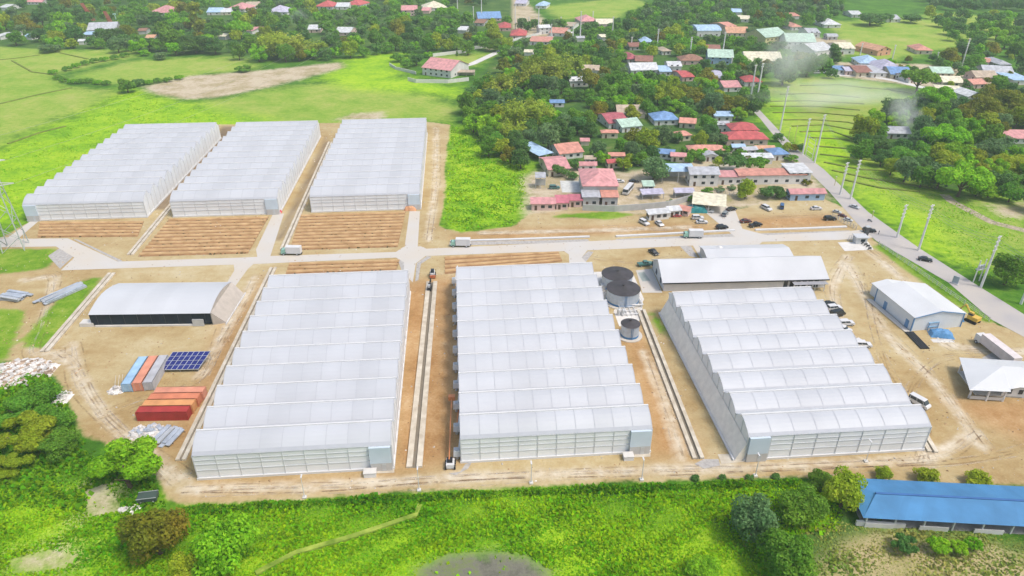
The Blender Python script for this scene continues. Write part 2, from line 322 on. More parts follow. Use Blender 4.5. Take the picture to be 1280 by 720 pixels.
for p in ([(893, 313), (897, 307), (904, 306), (911, 312), (909, 320), (898, 320)], [(150, 328), (92, 299), (96, 299), (153, 326)], [(735, 314), (727, 322), (732, 328), (742, 315)], [(864, 308), (848, 306), (862, 320), (872, 322)], [(562, 303), (735, 299), (737, 303), (562, 307)], [(770, 299), (918, 292), (918, 296), (770, 301)], [(505, 328), (500, 322), (497, 324), (502, 338), (505, 342)], [(521, 329), (534, 320), (540, 321), (526, 330), (523, 350), (519, 352)], [(946, 292), (1062, 288), (1062, 290), (950, 295)], [(1228, 447), (1250, 436), (1262, 452), (1230, 458)], [(60, 320), (78, 308), (92, 320), (75, 336)]):
    sheet('gravel_patch', p, gravel, .026)
sheet('highway', [(940, 138), (950, 148), (962, 163), (975, 178), (986, 190), (1035, 238), (1072, 280), (1095, 301), (1185, 353), (1240, 400), (1300, 432), (1300, 404), (1280, 393), (1222, 357), (1150, 311), (1085, 265), (1030, 212), (997, 187), (980, 170), (966, 155), (948, 136)], asphalt, .05)
strip('village_street', [(1035, 93), (1090, 96), (1120, 101), (1148, 108), (1180, 116)], 6, white_conc, .05)
strip('village_street', [(545, 92), (590, 80), (620, 66), (640, 58), (690, 45), (740, 36)], 6, white_conc, .05)
strip('village_street', [(905, 190), (908, 203), (911, 213)], 8, old_conc, .05)
strip('stream', [(1180, 243), (1190, 252), (1215, 265), (1240, 278), (1300, 293)], 4, mat('stony_bed', (.36, .30, .22), .9, .4, .5), .03)
bund_m = mat('bund_grass', (.12, .20, .02), .95, .3, .3, col2=(.22, .24, .05))
BUNDS = [[(975, 118), (1020, 117), (1075, 122)], [(960, 127), (1010, 126), (1080, 130)], [(963, 133), (1020, 133), (1075, 138)], [(966, 141), (1020, 141), (1078, 146)], [(978, 150), (1020, 150), (1060, 153), (1075, 157)], [(990, 158), (1030, 156), (1068, 163)],
 [(1000, 165), (1040, 164), (1062, 172), (1075, 178)], [(1010, 172), (1050, 174), (1085, 180)], [(1020, 183), (1060, 186), (1100, 190)], [(1025, 193), (1060, 197), (1110, 203), (1160, 205)], [(1030, 203), (1075, 212), (1130, 215), (1170, 222)], [(1040, 213), (1080, 222), (1140, 232), (1180, 238)], [(1055, 225), (1100, 235), (1150, 240)],
 [(0, 75), (20, 73), (50, 69)], [(15, 76), (40, 90), (70, 94)], [(10, 180), (50, 166), (82, 158)], [(0, 130), (50, 118), (90, 110)], [(70, 65), (110, 74)], [(1085, 110), (1110, 112), (1140, 117)], [(1000, 107), (1050, 106), (1090, 111)]]
for p in BUNDS: strip('bund', p, 1.4, bund_m, h=.35)
strip('bund', [(320, 718), (370, 692), (440, 672), (520, 645), (525, 632)], 1.0, mat('bund_lime', (.20, .34, .03), .95, .4, .4, col2=(.36, .44, .07)), h=.5)
# wheel ruts worn into the dirt
def rutm(nm, c):
    m = mat(nm, c, .95, .15, .6); t = m.node_tree; N_ = t.nodes; tc_ = N_.new('ShaderNodeTexCoord'); n_ = N_.new('ShaderNodeTexNoise'); n_.inputs['Scale'].default_value = .22; n_.inputs['Detail'].default_value = 7; n_.inputs['Roughness'].default_value = .7
    t.links.new(tc_.outputs['Object'], n_.inputs['Vector']); mr_ = N_.new('ShaderNodeMapRange'); mr_.inputs[1].default_value = .44; mr_.inputs[2].default_value = .60; mr_.inputs[4].default_value = .34; t.links.new(n_.outputs['Fac'], mr_.inputs[0])
    tr_ = N_.new('ShaderNodeBsdfTransparent'); ms_ = N_.new('ShaderNodeMixShader'); t.links.new(mr_.outputs[0], ms_.inputs[0]); t.links.new(tr_.outputs[0], ms_.inputs[1]); t.links.new(N_['Principled BSDF'].outputs[0], ms_.inputs[2]); t.links.new(ms_.outputs[0], N_['Material Output'].inputs['Surface']); return m
rut_d, rut_l = rutm('rut_damp', (.27, .17, .09)), rutm('rut_dry', (.60, .53, .42))
def spline(pts, n=8):
    q = [P(*p) for p in pts]; q = [q[0]*2-q[1]]+q+[q[-1]*2-q[-2]]; out_ = []
    for i in range(1, len(q)-2):
        for k in range(n):
            t = k/n; a, b, c, d = q[i-1:i+3]; out_.append(.5*((2*b)+(c-a)*t+(2*a-5*b+4*c-d)*t*t+(3*b-a-3*c+d)*t**3))
    return out_+[q[-2]]
rg = random.Random(9); nrut = 0
for tr in TRACKS+[[(225, 618), (400, 612), (560, 603), (800, 593), (1000, 588), (1180, 580), (1290, 560)], [(1140, 575), (1150, 530), (1110, 470), (1085, 400), (1075, 340)], [(1230, 440), (1170, 450), (1130, 500), (1150, 570)], [(120, 520), (170, 500), (250, 470), (275, 410)], [(730, 320), (790, 326), (850, 318)], [(760, 285), (830, 286), (900, 280), (960, 272), (1030, 268)]]:
    c = spline(tr)
    for rep in range(2):
        off = rg.uniform(-1.6, 1.6)
        for sd in (-.85, .85):
            mb = MB(); Lp, Rp = [], []
            for i, p in enumerate(c):
                d = c[min(i+1, len(c)-1)]-c[max(i-1, 0)]; n_ = Vector((-d.y, d.x, 0)).normalized(); wv = off+sd+.5*math.sin(i*.35+rep*2)
                Lp.append(p+n_*(wv+.2)); Rp.append(p+n_*(wv-.2))
            k = len(c); nrut += 1; zz = .004+.0005*(nrut % 24)
            mb.add([(p.x, p.y, zz) for p in Rp+Lp], [(i, i+1, k+i+1, k+i) for i in range(k-1)]); tag(mb.build('wheel_rut', rut_d if (nrut//2) % 2 else rut_l), kind='structure')
# crop beds in front of the houses of film
soil = mat('bed_soil', (.46, .28, .13), .95, .2, .3, col2=(.56, .38, .2)); furrow = mat('furrow_soil', (.29, .165, .075), .95, .25, .4); mulch = mat('seedling', (.09, .07, .03), .9, .3, 1)
def tilled(a, b, c, d, n, gap_mark=True):           # corners in photo pixels: near-left, near-right, far-right, far-left
    A, B, Cc, D = [P(*q) for q in (a, b, c, d)]; mb = MB()
    mb.add([(p.x, p.y, .022) for p in (A, B, Cc, D)], [(0, 1, 2, 3)], 1)
    for i in range(n):
        for t0, t1, z0, z1 in (((i+.50)/n, (i+.58)/n, .03, .4), ((i+.58)/n, (i+.90)/n, .4, .4), ((i+.90)/n, (i+.98)/n, .4, .03)):
            e = [A.lerp(D, t0), B.lerp(Cc, t0), B.lerp(Cc, t1), A.lerp(D, t1)]
            mb.add([(e[0].x, e[0].y, z0), (e[1].x, e[1].y, z0), (e[2].x, e[2].y, z1), (e[3].x, e[3].y, z1)], [(0, 1, 2, 3)], 0)
        if gap_mark:
            for _ in range(12):
                t = random.random(); p = A.lerp(D, (i+.1)/n).lerp(B.lerp(Cc, (i+.1)/n), t); s = random.uniform(.25, .6)
                mb.box(p.x, p.y, .02, s*1.5, s*.8, s*.7, random.random()*3, 2, .4)
    tag(mb.build('tilled_field', [soil, furrow, mulch]), kind='structure')
tilled((47, 297), (172, 296), (180, 277), (50, 278), 5)
tilled((172, 321), (310, 317), (336, 271), (212, 274), 11)
tilled((362, 313), (497, 309), (507, 265), (376, 269), 11)
tilled((357, 343), (495, 338), (500, 325), (362, 329), 3)
tilled((556, 343), (703, 327), (698, 315), (556, 321), 4, False)

# ------------------------------------------------------------------ greenhouses
def greenhouse(label, FL, FR, nb, p, eave, rise, porch=None, side='film', post=4.4, netleft=None, yaw=GA):
    A, B = P(*FL), P(*FR); ex = Vector((math.cos(yaw), math.sin(yaw), 0)); wd = (B-A).dot(ex)
    mid = (A+B)/2; A = mid-ex*wd/2
    g = empty('greenhouse', A, yaw, label, 'greenhouse')
    n = max(4, round(wd/post)); xs = [wd*i/n for i in range(n+1)]
    pk = .64
    prof = [(pk*t, eave+rise*math.sin(math.pi/2*t)**.9) for t in (0, .12, .28, .46, .66, .84, 1)]
    for i in range(nb):
        y0 = i*p; r = MB(); fr = MB()
        pr = [(y0+a*p, z) for a, z in prof]
        for k in range(n):
            x0, x1 = xs[k], xs[k+1]; v = []
            for y, z in pr: v += [(x0, y, z), (x1, y, z)]
            r.add(v, [(2*j, 2*j+1, 2*j+3, 2*j+2) for j in range(len(pr)-1)])
        yp, zp = pr[-1]
        r.add([(0, yp+.3, zp-.35), (wd, yp+.3, zp-.35), (wd, y0+p, eave), (0, y0+p, eave)], [(0, 1, 2, 3)])
        r.build('roof_bay', film, g)
        for x in xs:
            v = []
            for y, z in pr: v += [(x-.07, y-.03, z+.04), (x+.07, y-.03, z+.04)]
            b_ = len(fr.v); fr.add(v, [(2*j, 2*j+1, 2*j+3, 2*j+2) for j in range(len(pr)-1)])
            if b_: q = 2*len(pr); fr.f.append([b_-q+1, b_, b_+2, b_-q+3]); fr.m.append(0)
        fr.build('roof_rib', rib_m, g)
        MB().box(wd/2, yp+.12, zp-.35, wd+.3, .42, .55).build('ridge_vent', white_p, g)
        MB().box(wd/2, y0+p-.05, eave-.12, wd+.3, .5, .3).build('gutter', galv, g)
        for xx, sm, sg in ((0, film_side, -1), (wd, film_side, 1)):
            w_ = MB(); nn = len(pr)
            v = [(xx, y0, 0), (xx, y0+p, 0), (xx, y0+p, eave)]+[(xx, y, z) for y, z in pr[::-1]]
            w_.add(v, [tuple(range(len(v))) if sg > 0 else tuple(range(len(v)-1, -1, -1))])
            w_.build('end_wall', sm, g)
            MB().box(xx+sg*.08, y0, 0, .16, .2, eave).box(xx+sg*.08, y0+p/2, 0, .12, .14, eave+rise*.8).build('end_post', white_p, g)
    if netleft:
        L2 = nb*p; MB().add([(-2.3, 0, 0), (-2.3, L2, 0), (-.1, L2, 5.0), (-.1, 0, 5.0)], [(0, 3, 2, 1)]).add([(-2.3, 0, 0), (-.1, 0, 0), (-.1, 0, 5.0)], [(0, 1, 2)]).build('net_skirt', netleft, g)
        MB().box(-2.4, L2/2, 0, .35, L2, .5).build('skirt_kerb', white_p, g)
    f = MB()
    for k in range(n): 
        x0, x1 = xs[k], xs[k+1]
        for z0, z1 in ((.5, eave*.38), (eave*.38, eave*.62), (eave*.62, eave)):
            f.add([(x0, 0, z0), (x1, 0, z0), (x1, 0, z1), (x0, 0, z1)], [(0, 1, 2, 3)])
    f.build('front_wall', film_side, g)
    q = MB()
    for x in xs: q.box(x, -.06, .5, .16, .12, eave-.5)
    for z in (eave*.38, eave*.62, eave*.80, eave-.1): q.box(wd/2, -.07, z, wd, .1, .09)
    q.build('front_frame', frame_m, g)
    MB().add([(0, nb*p, 0), (wd, nb*p, 0), (wd, nb*p, eave), (0, nb*p, eave)], [(3, 2, 1, 0)]).build('back_wall', film_side, g)
    kb = MB().box(wd/2, -.1, 0, wd+.6, .35, .55).box(-.12, nb*p/2, 0, .3, nb*p, .55).box(wd+.12, nb*p/2, 0, .3, nb*p, .55)
    kb.build('kerb', white_p, g)
    if porch is not None:
        w0 = 4.6; x0 = wd-w0-.2 if porch == 'r' else .2
        pm = MB().box(x0+w0/2, -.35, 2.3, w0, .6, eave-2.4).build('entrance_porch', film_blue, g)
        MB().box(x0+w0/2, -.35, 0, w0, .58, 2.3).build('door', film_net, pm)
        MB().box(x0+w0/2+.6, -.68, .2, .9, .06, 1.9).build('door_panel', galv, pm)
    return g, wd
greenhouse('wide white greenhouse in the front row beside the shipping containers, leftmost of the three', (249, 599), (492, 586), 10, 7.85, 6.8, 2.5, 'r')
gm_, wm_ = greenhouse('central white greenhouse in the front row with white fan boxes along its left wall', (577, 577), (812, 566), 10, 7.85, 6.8, 2.5, 'r')
greenhouse('white greenhouse with a brown net left wall, joined to the white-roofed warehouse', (928, 572), (1156, 566), 8, 7.9, 6.9, 1.9, 'l', netleft=beige_net, post=5.4)
greenhouse('white greenhouse in the back row beside the lime field, nearest the pylon', (37, 275), (183, 273), 13, 7.9, 6.6, 2.4, 'l')
greenhouse('middle greenhouse of the back row with a red tarp at its corner', (217, 272), (350, 267), 13, 7.9, 6.6, 2.4, 'r')
greenhouse('white greenhouse in the back row beside the wide dirt track', (390, 266), (526, 261), 13, 7.9, 6.6, 2.4, 'r')
# fan boxes hanging beside the central house
fy = [351, 366, 383, 399, 418, 438, 459, 482, 508, 536, 567]
names = ['farthest', 'second farthest', 'third farthest', 'fourth farthest', 'fifth farthest', 'middle', 'fifth nearest', 'fourth nearest', 'third nearest', 'second nearest', 'nearest']
for k, y in enumerate(fy):
    p = P(568+k*.35, y+6)
    t = empty('fan_box', p, GA, names[k]+' white fan box beside the left wall of the central greenhouse', 'fan', 'fan boxes along the central greenhouse')
    MB().box(0, 0, 1.2, 1.6, 1.6, 1.5, 0, 0, .85).build('housing', white_p, t); MB().cyl(0, 0, 0, .35, 1.2, 10).build('stand', galv, t)
    MB().tube((.5, .3, 2.4), (1.2, 4.2, 5.0), .22).build('duct', white_p, t); MB().cyl(0, 0, 2.7, .55, .18, 14).build('cap', galv, t)
# net house at left
A, B = P(116, 408), P(267, 406); yw = math.atan2((B-A).y, (B-A).x); wd = (B-A).length
g = empty('net_house', A, yw, 'low white-roofed net house with a black front beside the concrete path', 'greenhouse')
D_ = 18.5; e = 4.2
r = MB()
for k in range(10):
    x0, x1 = wd*k/10, wd*(k+1)/10; v = []
    for j in range(9):
        a = j/8; v += [(x0, -.4+a*(D_+.4), e+2.4*math.sin(math.pi*(.08+.84*a))-.6), (x1, -.4+a*(D_+.4), e+2.4*math.sin(math.pi*(.08+.84*a))-.6)]
    r.add(v, [(2*j, 2*j+1, 2*j+3, 2*j+2) for j in range(8)])
r.build('roof', mat('net_house_film', (.50, .515, .54), .5, .05, .08, isl=.03), g)
MB().box(wd/2, 0, .5, wd, .1, e-.45).build('front_net', black_net, g)
MB().ext([(-.1, 0), (D_, 0)]+[(-.1+(1-j/8)*D_, e+2.4*math.sin(math.pi*(.08+.84*(1-j/8)))-.68) for j in range(9)], 'x', wd-.12, wd-.03).build('end_panel', lean_net, g)
MB().box(wd/2-2, -.3, 0, wd-6, .5, .5).box(-1.5, 1, 0, 4, 2.5, 1.2).build('kerb', white_conc, g)
MB().box(wd-4, -.6, .1, 3.2, .4, 2.2).build('door', galv, g)
MB().add([(wd, 0, e), (wd+3.6, 1, 0), (wd+3.6, D_-.5, 0), (wd, D_, e)], [(0, 1, 2, 3)]).add([(wd, 0, e), (wd, 0, 0), (wd+3.6, 1, 0)], [(0, 1, 2)]).build('lean_to', lean_net, g)
MB().box(wd+3.7, D_/2, 0, .3, D_, .4).build('lean_to_kerb', white_p, g)
MB().box(0, D_/2, 0, .1, D_, e).build('end_wall', film_side, g); MB().box(wd/2, D_, 0, wd, .1, e).build('back_wall', film_side, g)
for k in range(9): MB().box(wd*(k+.5)/9, -.09, .5, .1, .08, e-.4).build('post', mat('dark_post', (.04, .045, .05), .5), g)

# ------------------------------------------------------------------ drains
def drain(label, a, b, gap, wl=1.2, h=.45, name='drain'):
    p, q = P(*a), P(*b); d = q-p; yw = math.atan2(d.y, d.x); L_ = d.length
    t = empty(name, p, yw, label, 'drain')
    for s in (-1, 1): MB().box(L_/2, s*(gap/2+wl/2), 0, L_, wl, h, 0, 0).build('side_slab', old_conc, t)
    MB().box(L_/2, 0, 0, L_, gap-.02, .05).build('channel_bed', mat('drain_bed', (.20, .17, .13), .9), t)
drain('long concrete drain between the left greenhouse and the container yard', (226, 576), (342, 335), .5, .9)
drain('concrete drain crossing the grass strip left of the black-fronted net house', (56, 440), (140, 342), .4, 1.0)
drain('concrete drain between the two leftmost greenhouses of the back row', (163, 319), (216, 255), .5, .9)
drain('concrete drain between the middle and right greenhouses of the back row', (354, 312), (413, 178), .5, .9)
drain('pale concrete drain between the left and central front greenhouses', (518, 585), (540, 353), .9, 1.3, .5)
drain('concrete drain between the central and right front greenhouses', (873, 574), (801, 388), .8, .9, .5)
drain('short concrete drain at the near corner of the right greenhouse', (1166, 566), (1138, 518), .5, .9)

# low white walls along the main road
def lowwall(label, pts, h, th, m, name='low_wall', cat='wall'):
    o = strip(name, pts, th, m, h=h, kind=None); return tag(o, label, cat)
lowwall('long white roadside kerb wall below the pink village sheds', [(563, 302), (640, 300), (737, 296.5)], .5, 1.0, white_p)
lowwall('white roadside kerb wall in front of the white sales booths', [(770, 296), (850, 292), (918, 288.5)], .5, 1.0, white_p)
lowwall('white roadside kerb wall below the orange dirt car park', [(944, 288), (1000, 286.5), (1058, 284)], .5, 1.0, white_p)
lowwall('grey block wall behind the white sales booths', [(728, 263), (768, 264.5), (806, 262), (835, 259), (866, 250)], 2.6, .3, wallm('g'))
lowwall('curved white perimeter wall below the white house in the field', [(510, 101), (520, 103.5), (560, 104), (586, 101)], 2.4, .4, wallm('w'))
lowwall('white perimeter wall winding left of the white house in the field', [(487, 82), (495, 87), (512, 91), (520, 93)], 2.0, .4, wallm('w'))
lowwall('white boundary wall along the lawn behind the white house', [(541, 71), (560, 68.5), (582, 66), (583, 63), (604, 60)], 2.4, .4, wallm('w'))
lowwall('pale roadside wall beside the street above the bamboo clumps', [(606, 60), (640, 52), (668, 45), (690, 40)], 2.0, .4, wallm('w'))
lowwall('crumbling white wall along the side of the blue-roofed barn', [(1069, 656), (1100, 658), (1130, 660)], 1.2, .5, wallm('w'))

# ------------------------------------------------------------------ tanks and their slab
pl = [(740, 340), (755, 383), (802, 381), (805, 374), (790, 339)]
sheet('tank_slab', pl, white_conc, .045); sheet('tank_slab', [(767, 389), (774, 408), (797, 408), (803, 389), (803, 381), (770, 384)], white_conc, .04); sheet('tank_slab', [(795, 338), (803, 366), (828, 366), (815, 336)], concrete, .04); sheet('gravel_patch', [(797, 341), (803, 352), (813, 351), (805, 340)], mat('green_grey_slab', (.30, .34, .32), .9), .05)
tank_m = mat('tank_steel', (.42, .48, .56), .4, .12, .8, metal=.2); tank_b = mat('tank_blue_band', (.06, .17, .34), .5, .2, .6); tank_r = mat('tank_cover', (.055, .05, .055), .6, .25, .5)
def tank(label, x, ytop, rpx, h):
    c = P(x, ytop, h+.6); r = rpx/S(x, ytop+12)
    t = empty('water_tank', (c.x, c.y, 0), 0, label, 'water tank', 'dark-lidded steel tanks')
    MB().cyl(0, 0, .9, r, h-.9, 40, cap=False).build('shell', tank_m, t); MB().cyl(0, 0, 0, r+.03, .95, 40).build('base_band', tank_b, t)
    rf = MB().cyl(0, 0, h, r+.25, .9, 40, .35); o = rf.build('roof', tank_r, t); MB().cyl(0, 0, h+.9, .4, .45, 12).build('roof_cap', tank_r, o)
    MB().cyl(0, 0, 0, r+1.1, .3, 36).build('footing', concrete, t)
    MB().box(.4, -r-.12, .3, .1, .1, h-.3).box(.0, -r-.12, .3, .1, .1, h-.3).build('ladder', tank_b, t)
    for k in range(3): MB().cyl(0, 0, 1.4+k*1.1, r+.05, .1, 40, cap=False).build('hoop', galv, t)
tank('wide steel water tank with a dark conical roof, farther of the two big ones', 772, 340, 18.6, 4.4)
tank('wide steel water tank with a dark conical roof, nearer of the two big ones', 779.5, 358, 20, 4.4)
tank('small steel water tank with a dark lid beside the pump slab', 788.5, 402, 11, 4.2)
p = P(755, 361); t = empty('pump_box', p, 0, 'white pump cabinet left of the nearer big tank', 'cabinet'); MB().box(0, 0, 0, 2, 1.6, 1.5).build('body', white_p, t); MB().box(0, 0, 1.5, 2.3, 1.9, .15).build('lid', galv, t)
p = P(787, 391); t = empty('pipe_rack', p, .1, 'white pipe grid on the slab above the small tank', 'pipes')
for k in range(4): MB().tube((-2.5+k*1.4, -2, .5), (-2.5+k*1.4, 3, .5), .16).build('pipe', white_p, t)
for k in range(3): MB().tube((-2.8, -1.5+k*2, .62), (2.4, -1.5+k*2, .62), .14).build('cross_pipe', white_p, t)
p = P(773, 394); t = empty('filter_vessel', p, 0, 'pair of grey filter vessels on the slab left of the pipe grid', 'filter')
for k in (0, 1): MB().cyl(k*1.3, 0, 0, .5, 2.0, 14).cyl(k*1.3, 0, 2.0, .5, .4, 14, .15).build('vessel', galv, t)
t = empty('pipe_bridge', P(785, 385), 0, 'long white pipe crossing from the pump slab to the warehouse', 'pipe'); MB().tube((-3, 0, 1), (4.5, .4, 1), .25).tube((4.5, .4, 1), (3.2, 11, 1), .25).build('pipe', white_p, t)
for xx in (-2, 1.5, 4.2): MB().box(xx, .2, 0, .15, .15, 1).build('support', galv, t)

# ------------------------------------------------------------------ large buildings
def gable(g, w, d, hw, rise, rm, wm, ridge='x', o=.6, x0=0, y0=0, thick=.18, wall=True):
    """walls and a two-slope roof in local coordinates; origin at the near-left base corner"""
    if ridge == 'x': poly = [(y0, 0), (y0+d, 0), (y0+d, hw), (y0+d/2, hw+rise), (y0, hw)]; ax, a, b, span = 'x', x0, x0+w, d; c0 = y0
    else: poly = [(x0, 0), (x0+w, 0), (x0+w, hw), (x0+w/2, hw+rise), (x0, hw)]; ax, a, b, span = 'y', y0, y0+d, w; c0 = x0
    ws = None
    if wall: ws = MB().ext(poly, ax, a, b).build('wall', wm, g)
    sl_ = rise/(span/2); r = MB()
    for s in (0, 1):
        e = (c0-o, hw-o*sl_+.03) if s == 0 else (c0+span+o, hw-o*sl_+.03); k = (c0+span/2, hw+rise+.03)
        q = [e, k, (k[0], k[1]+thick), (e[0], e[1]+thick)]
        r.ext(q if s == 0 else q[::-1], ax, a-o, b+o)
    ro = r.build('roof', rm, g)
    return ws, ro
def window(g, x, z, w, h, y=-.03, m=None, name='window', d=.08):
    f = MB().box(x, y, z, w, d, h).build(name, m or glass, g); return f
# white-roofed warehouse
A, B = P(827, 366), P(1037, 366); yw = GA*.6; A = P(829, 364)
g = empty('warehouse', A, yw, 'large white-roofed warehouse at the head of the right greenhouse', 'warehouse')
wd = 52.5; d_ = 15.5
lo_, hi_ = 3.6, 14.
for _ in range(30):
    m_ = (lo_+hi_)/2
    if Q((A.x-1, A.y+d_/2, m_))[1] > 325: lo_ = m_
    else: hi_ = m_
rs_ = min(lo_-3.7, 3.6)
gable(g, wd, d_, 3.4, rs_+.3, white_r, white_p, 'x', .7)
for k in range(6): window(g, wd-13+k*2.0, .3, 1.3, 2.3, -.06, dark if k % 2 else glass, 'door' if k % 2 else 'window')
MB().box(wd/2, -.78, 3.0, wd+1.4, .2, .35).build('gutter', dark, g)
MB().box(wd-6, -1.9, 2.7, 11, 2.0, .12).build('awning', mat('awning_grey', (.3, .3, .32), .6), g)
for k in range(4): MB().box(wd-10.5+k*3, -2.6, 0, .15, .15, 2.7).build('post', galv, g)
for k in range(3): MB().box(-.08, 4+k*6, 1, .12, 1.4, 1.6).build('window', glass, g)
A = A+Vector((19*math.cos(yw)-(d_+.9)*math.sin(yw), 19*math.sin(yw)+(d_+.9)*math.cos(yw), 0)); g = empty('warehouse', A, yw, 'white-roofed rear wing standing behind the large white warehouse', 'warehouse')
gable(g, 29, 9, 3.0, 1.0, white_r, white_p, 'x', .5)
for k in range(4): window(g, 4+k*6, 1.4, 2, 1.0, -.06)
MB().box(29.1, 4.5, .2, .12, 3, 2.5).build('door', galv, g)
# little plant at its back
t = empty('chiller_unit', P(931, 322), yw, 'teal and white chiller unit behind the rear wing', 'machine'); MB().box(0, 0, .3, 5, 2.2, 2.3).build('cabinet', paint('teal', (.10, .28, .30)), t); MB().box(3.6, 0, .3, 2, 2.2, 2.4).build('tank', white_p, t)
for k in (-1.4, 0, 1.4): MB().cyl(k, 0, 2.6, .6, .3, 14).build('fan', galv, t)
t = empty('canopy', P(897, 322), yw, 'white peaked canopy left of the teal chiller unit', 'canopy'); MB().cyl(0, 0, 3, 2.8, 1.6, 4, .1).build('roof', white_p, t)
for a in (-1.5, 1.5):
    for b_ in (-1.5, 1.5): MB().box(a, b_, 0, .12, .12, 3).build('post', galv, t)
# white workshop right
A, B, Cc = P(1138, 414), P(1203, 411), P(1107, 386)
yw = math.atan2((B-A).y, (B-A).x)+R(4); wd = (B-A).length; d_ = 17.5
blue_trim = mat('blue_trim', (.12, .25, .45), .5)
g = empty('workshop', A, yw, 'white steel workshop with blue trim beside the yellow excavator', 'workshop')
gable(g, wd, d_, 4.6, 1.5, white_b, mat('blue_white_sheet', (.64, .68, .72), .5, .04, .4, stripe=1.5), 'y', .3)
for a_, b_ in ((0, 0), (wd, 0), (0, d_)): MB().box(a_, b_, 0, .3, .3, 4.5).build('corner_trim', blue_trim, g)
MB().ext([(0, 4.55), (wd/2, 6.05), (wd, 4.55), (wd, 4.8), (wd/2, 6.3), (0, 4.8)], 'y', -.42, -.32).build('verge_trim', blue_trim, g)
for yy in (2.2, 12.5): MB().box(-.06, yy, 0, .1, 1.4, 2.6).build('door', blue_trim, g)
MB().box(-1.2, d_/2, 0, 1.6, d_+2, .25).build('plinth', concrete, g)
A = P(1105, 382); g = empty('workshop', A, yw, 'small white steel annex behind the blue-trimmed workshop', 'workshop')
gable(g, 9.5, 7.5, 3.6, 1.0, white_b, MAT['blue_white_sheet'], 'y', .25); MB().box(-.06, 3, 0, .1, 1.4, 2.4).build('door', blue_trim, g); MB().box(0, 0, 0, .25, .25, 3.6).build('corner_trim', blue_trim, g)
# porch house lower right
A = P(1228, 499); g = empty('office', A, R(-6), 'white-roofed office with an open porch at the right edge of the yard', 'office')
MB().box(10, 6, 0, 10, 9, 3.6).build('wall', white_p, g)
MB().box(4.5, 6.5, 0, 11, 10, .35).build('porch_floor', white_conc, g)
ev = 3.6
MB().add([(-4.6, -1.2, ev-.2), (5, -1.2, ev), (5.5, 0, ev), (8.2, 1.0, ev), (17, .6, ev), (17, 13, ev), (-1, 13, ev), (6, 6.5, ev+2.4), (14, 6.5, ev+2.4)], [(0, 1, 7), (1, 2, 7), (2, 3, 8, 7), (3, 4, 8), (4, 5, 8), (5, 6, 7, 8), (6, 0, 7), (6, 5, 4, 3, 2, 1, 0)]).build('roof', white_b, g)
for x, y in ((-3.2, .2), (.5, -.6), (4.5, -.4), (-1, 11)): MB().box(x, y, 0, .35, .35, ev-.15).build('column', white_p, g)
for x in (6.6, 9.2, 12): window(g, x, 1.2, 1.0, 1.3, 1.42)
window(g, 4.9, .4, .1, 2.2, 4, dark, 'door', 1.4)
MB().box(.5, -.6, .35, 8, .08, .9).build('railing', galv, g)
# blue barn bottom right
blue_r = mat('blue_sheet_roof', (.055, .19, .42), .45, .1, .15, objr=0, stripe=1.5, spec=.4)
A = P(1078, 657); B = P(1280, 668); yw = math.atan2((B-A).y, (B-A).x); g = empty('livestock_barn', A, yw, 'long open-sided barn with a bright blue roof among the trees', 'barn')
wd, d_, hw, rs = 46, 9.4, 3.0, 1.3
blue_r = mat('blue_sheet_panels', (.06, .205, .40), .5, .16, .22, isl=.045, stripe=1.5, spec=.35, detail=7)
rf = MB(); npn = 30; lx = lambda t, a: a+t*(wd-a)
for k in range(npn):
    t0, t1 = k/npn, (k+1)/npn
    rf.add([(lx(t0, -.8), -.8, hw), (lx(t1, -.8), -.8, hw), (lx(t1, 3.2), d_/2-.2, hw+rs), (lx(t0, 3.2), d_/2-.2, hw+rs)], [(0, 1, 2, 3)])
    rf.add([(lx(t0, -.8), d_+.8, hw), (lx(t1, -.8), d_+.8, hw), (lx(t1, 3.2), d_/2+.5, hw+rs-.35), (lx(t0, 3.2), d_/2+.5, hw+rs-.35)], [(3, 2, 1, 0)])
rf.add([(-.8, -.8, hw), (3.2, d_/2-.2, hw+rs), (3.2, d_/2+.5, hw+rs-.35), (-.8, d_+.8, hw)], [(0, 1, 2, 3)])
rf.build('roof', blue_r, g)
MB().box(wd/2+1.6, d_/2+.1, hw+rs-.5, wd-3.4, .5, .62).build('ridge_cap', mat('blue_dark_ridge', (.05, .14, .34), .5), g)
for k in range(9): MB().box(.4+k*5.6, 0, 0, .3, .3, hw).build('post', white_p, g); 
for k in range(5): MB().box(3+k*10.5, -.3, 0, 5.6, .25, 1.1).build('low_wall', wallm('w'), g)
MB().box(wd/2, d_-.5, 0, wd, .2, hw-.2).build('back_wall', wallm('g'), g)
MB().box(wd/2, d_/2, 0, wd, d_, .12).build('floor', gravel, g)

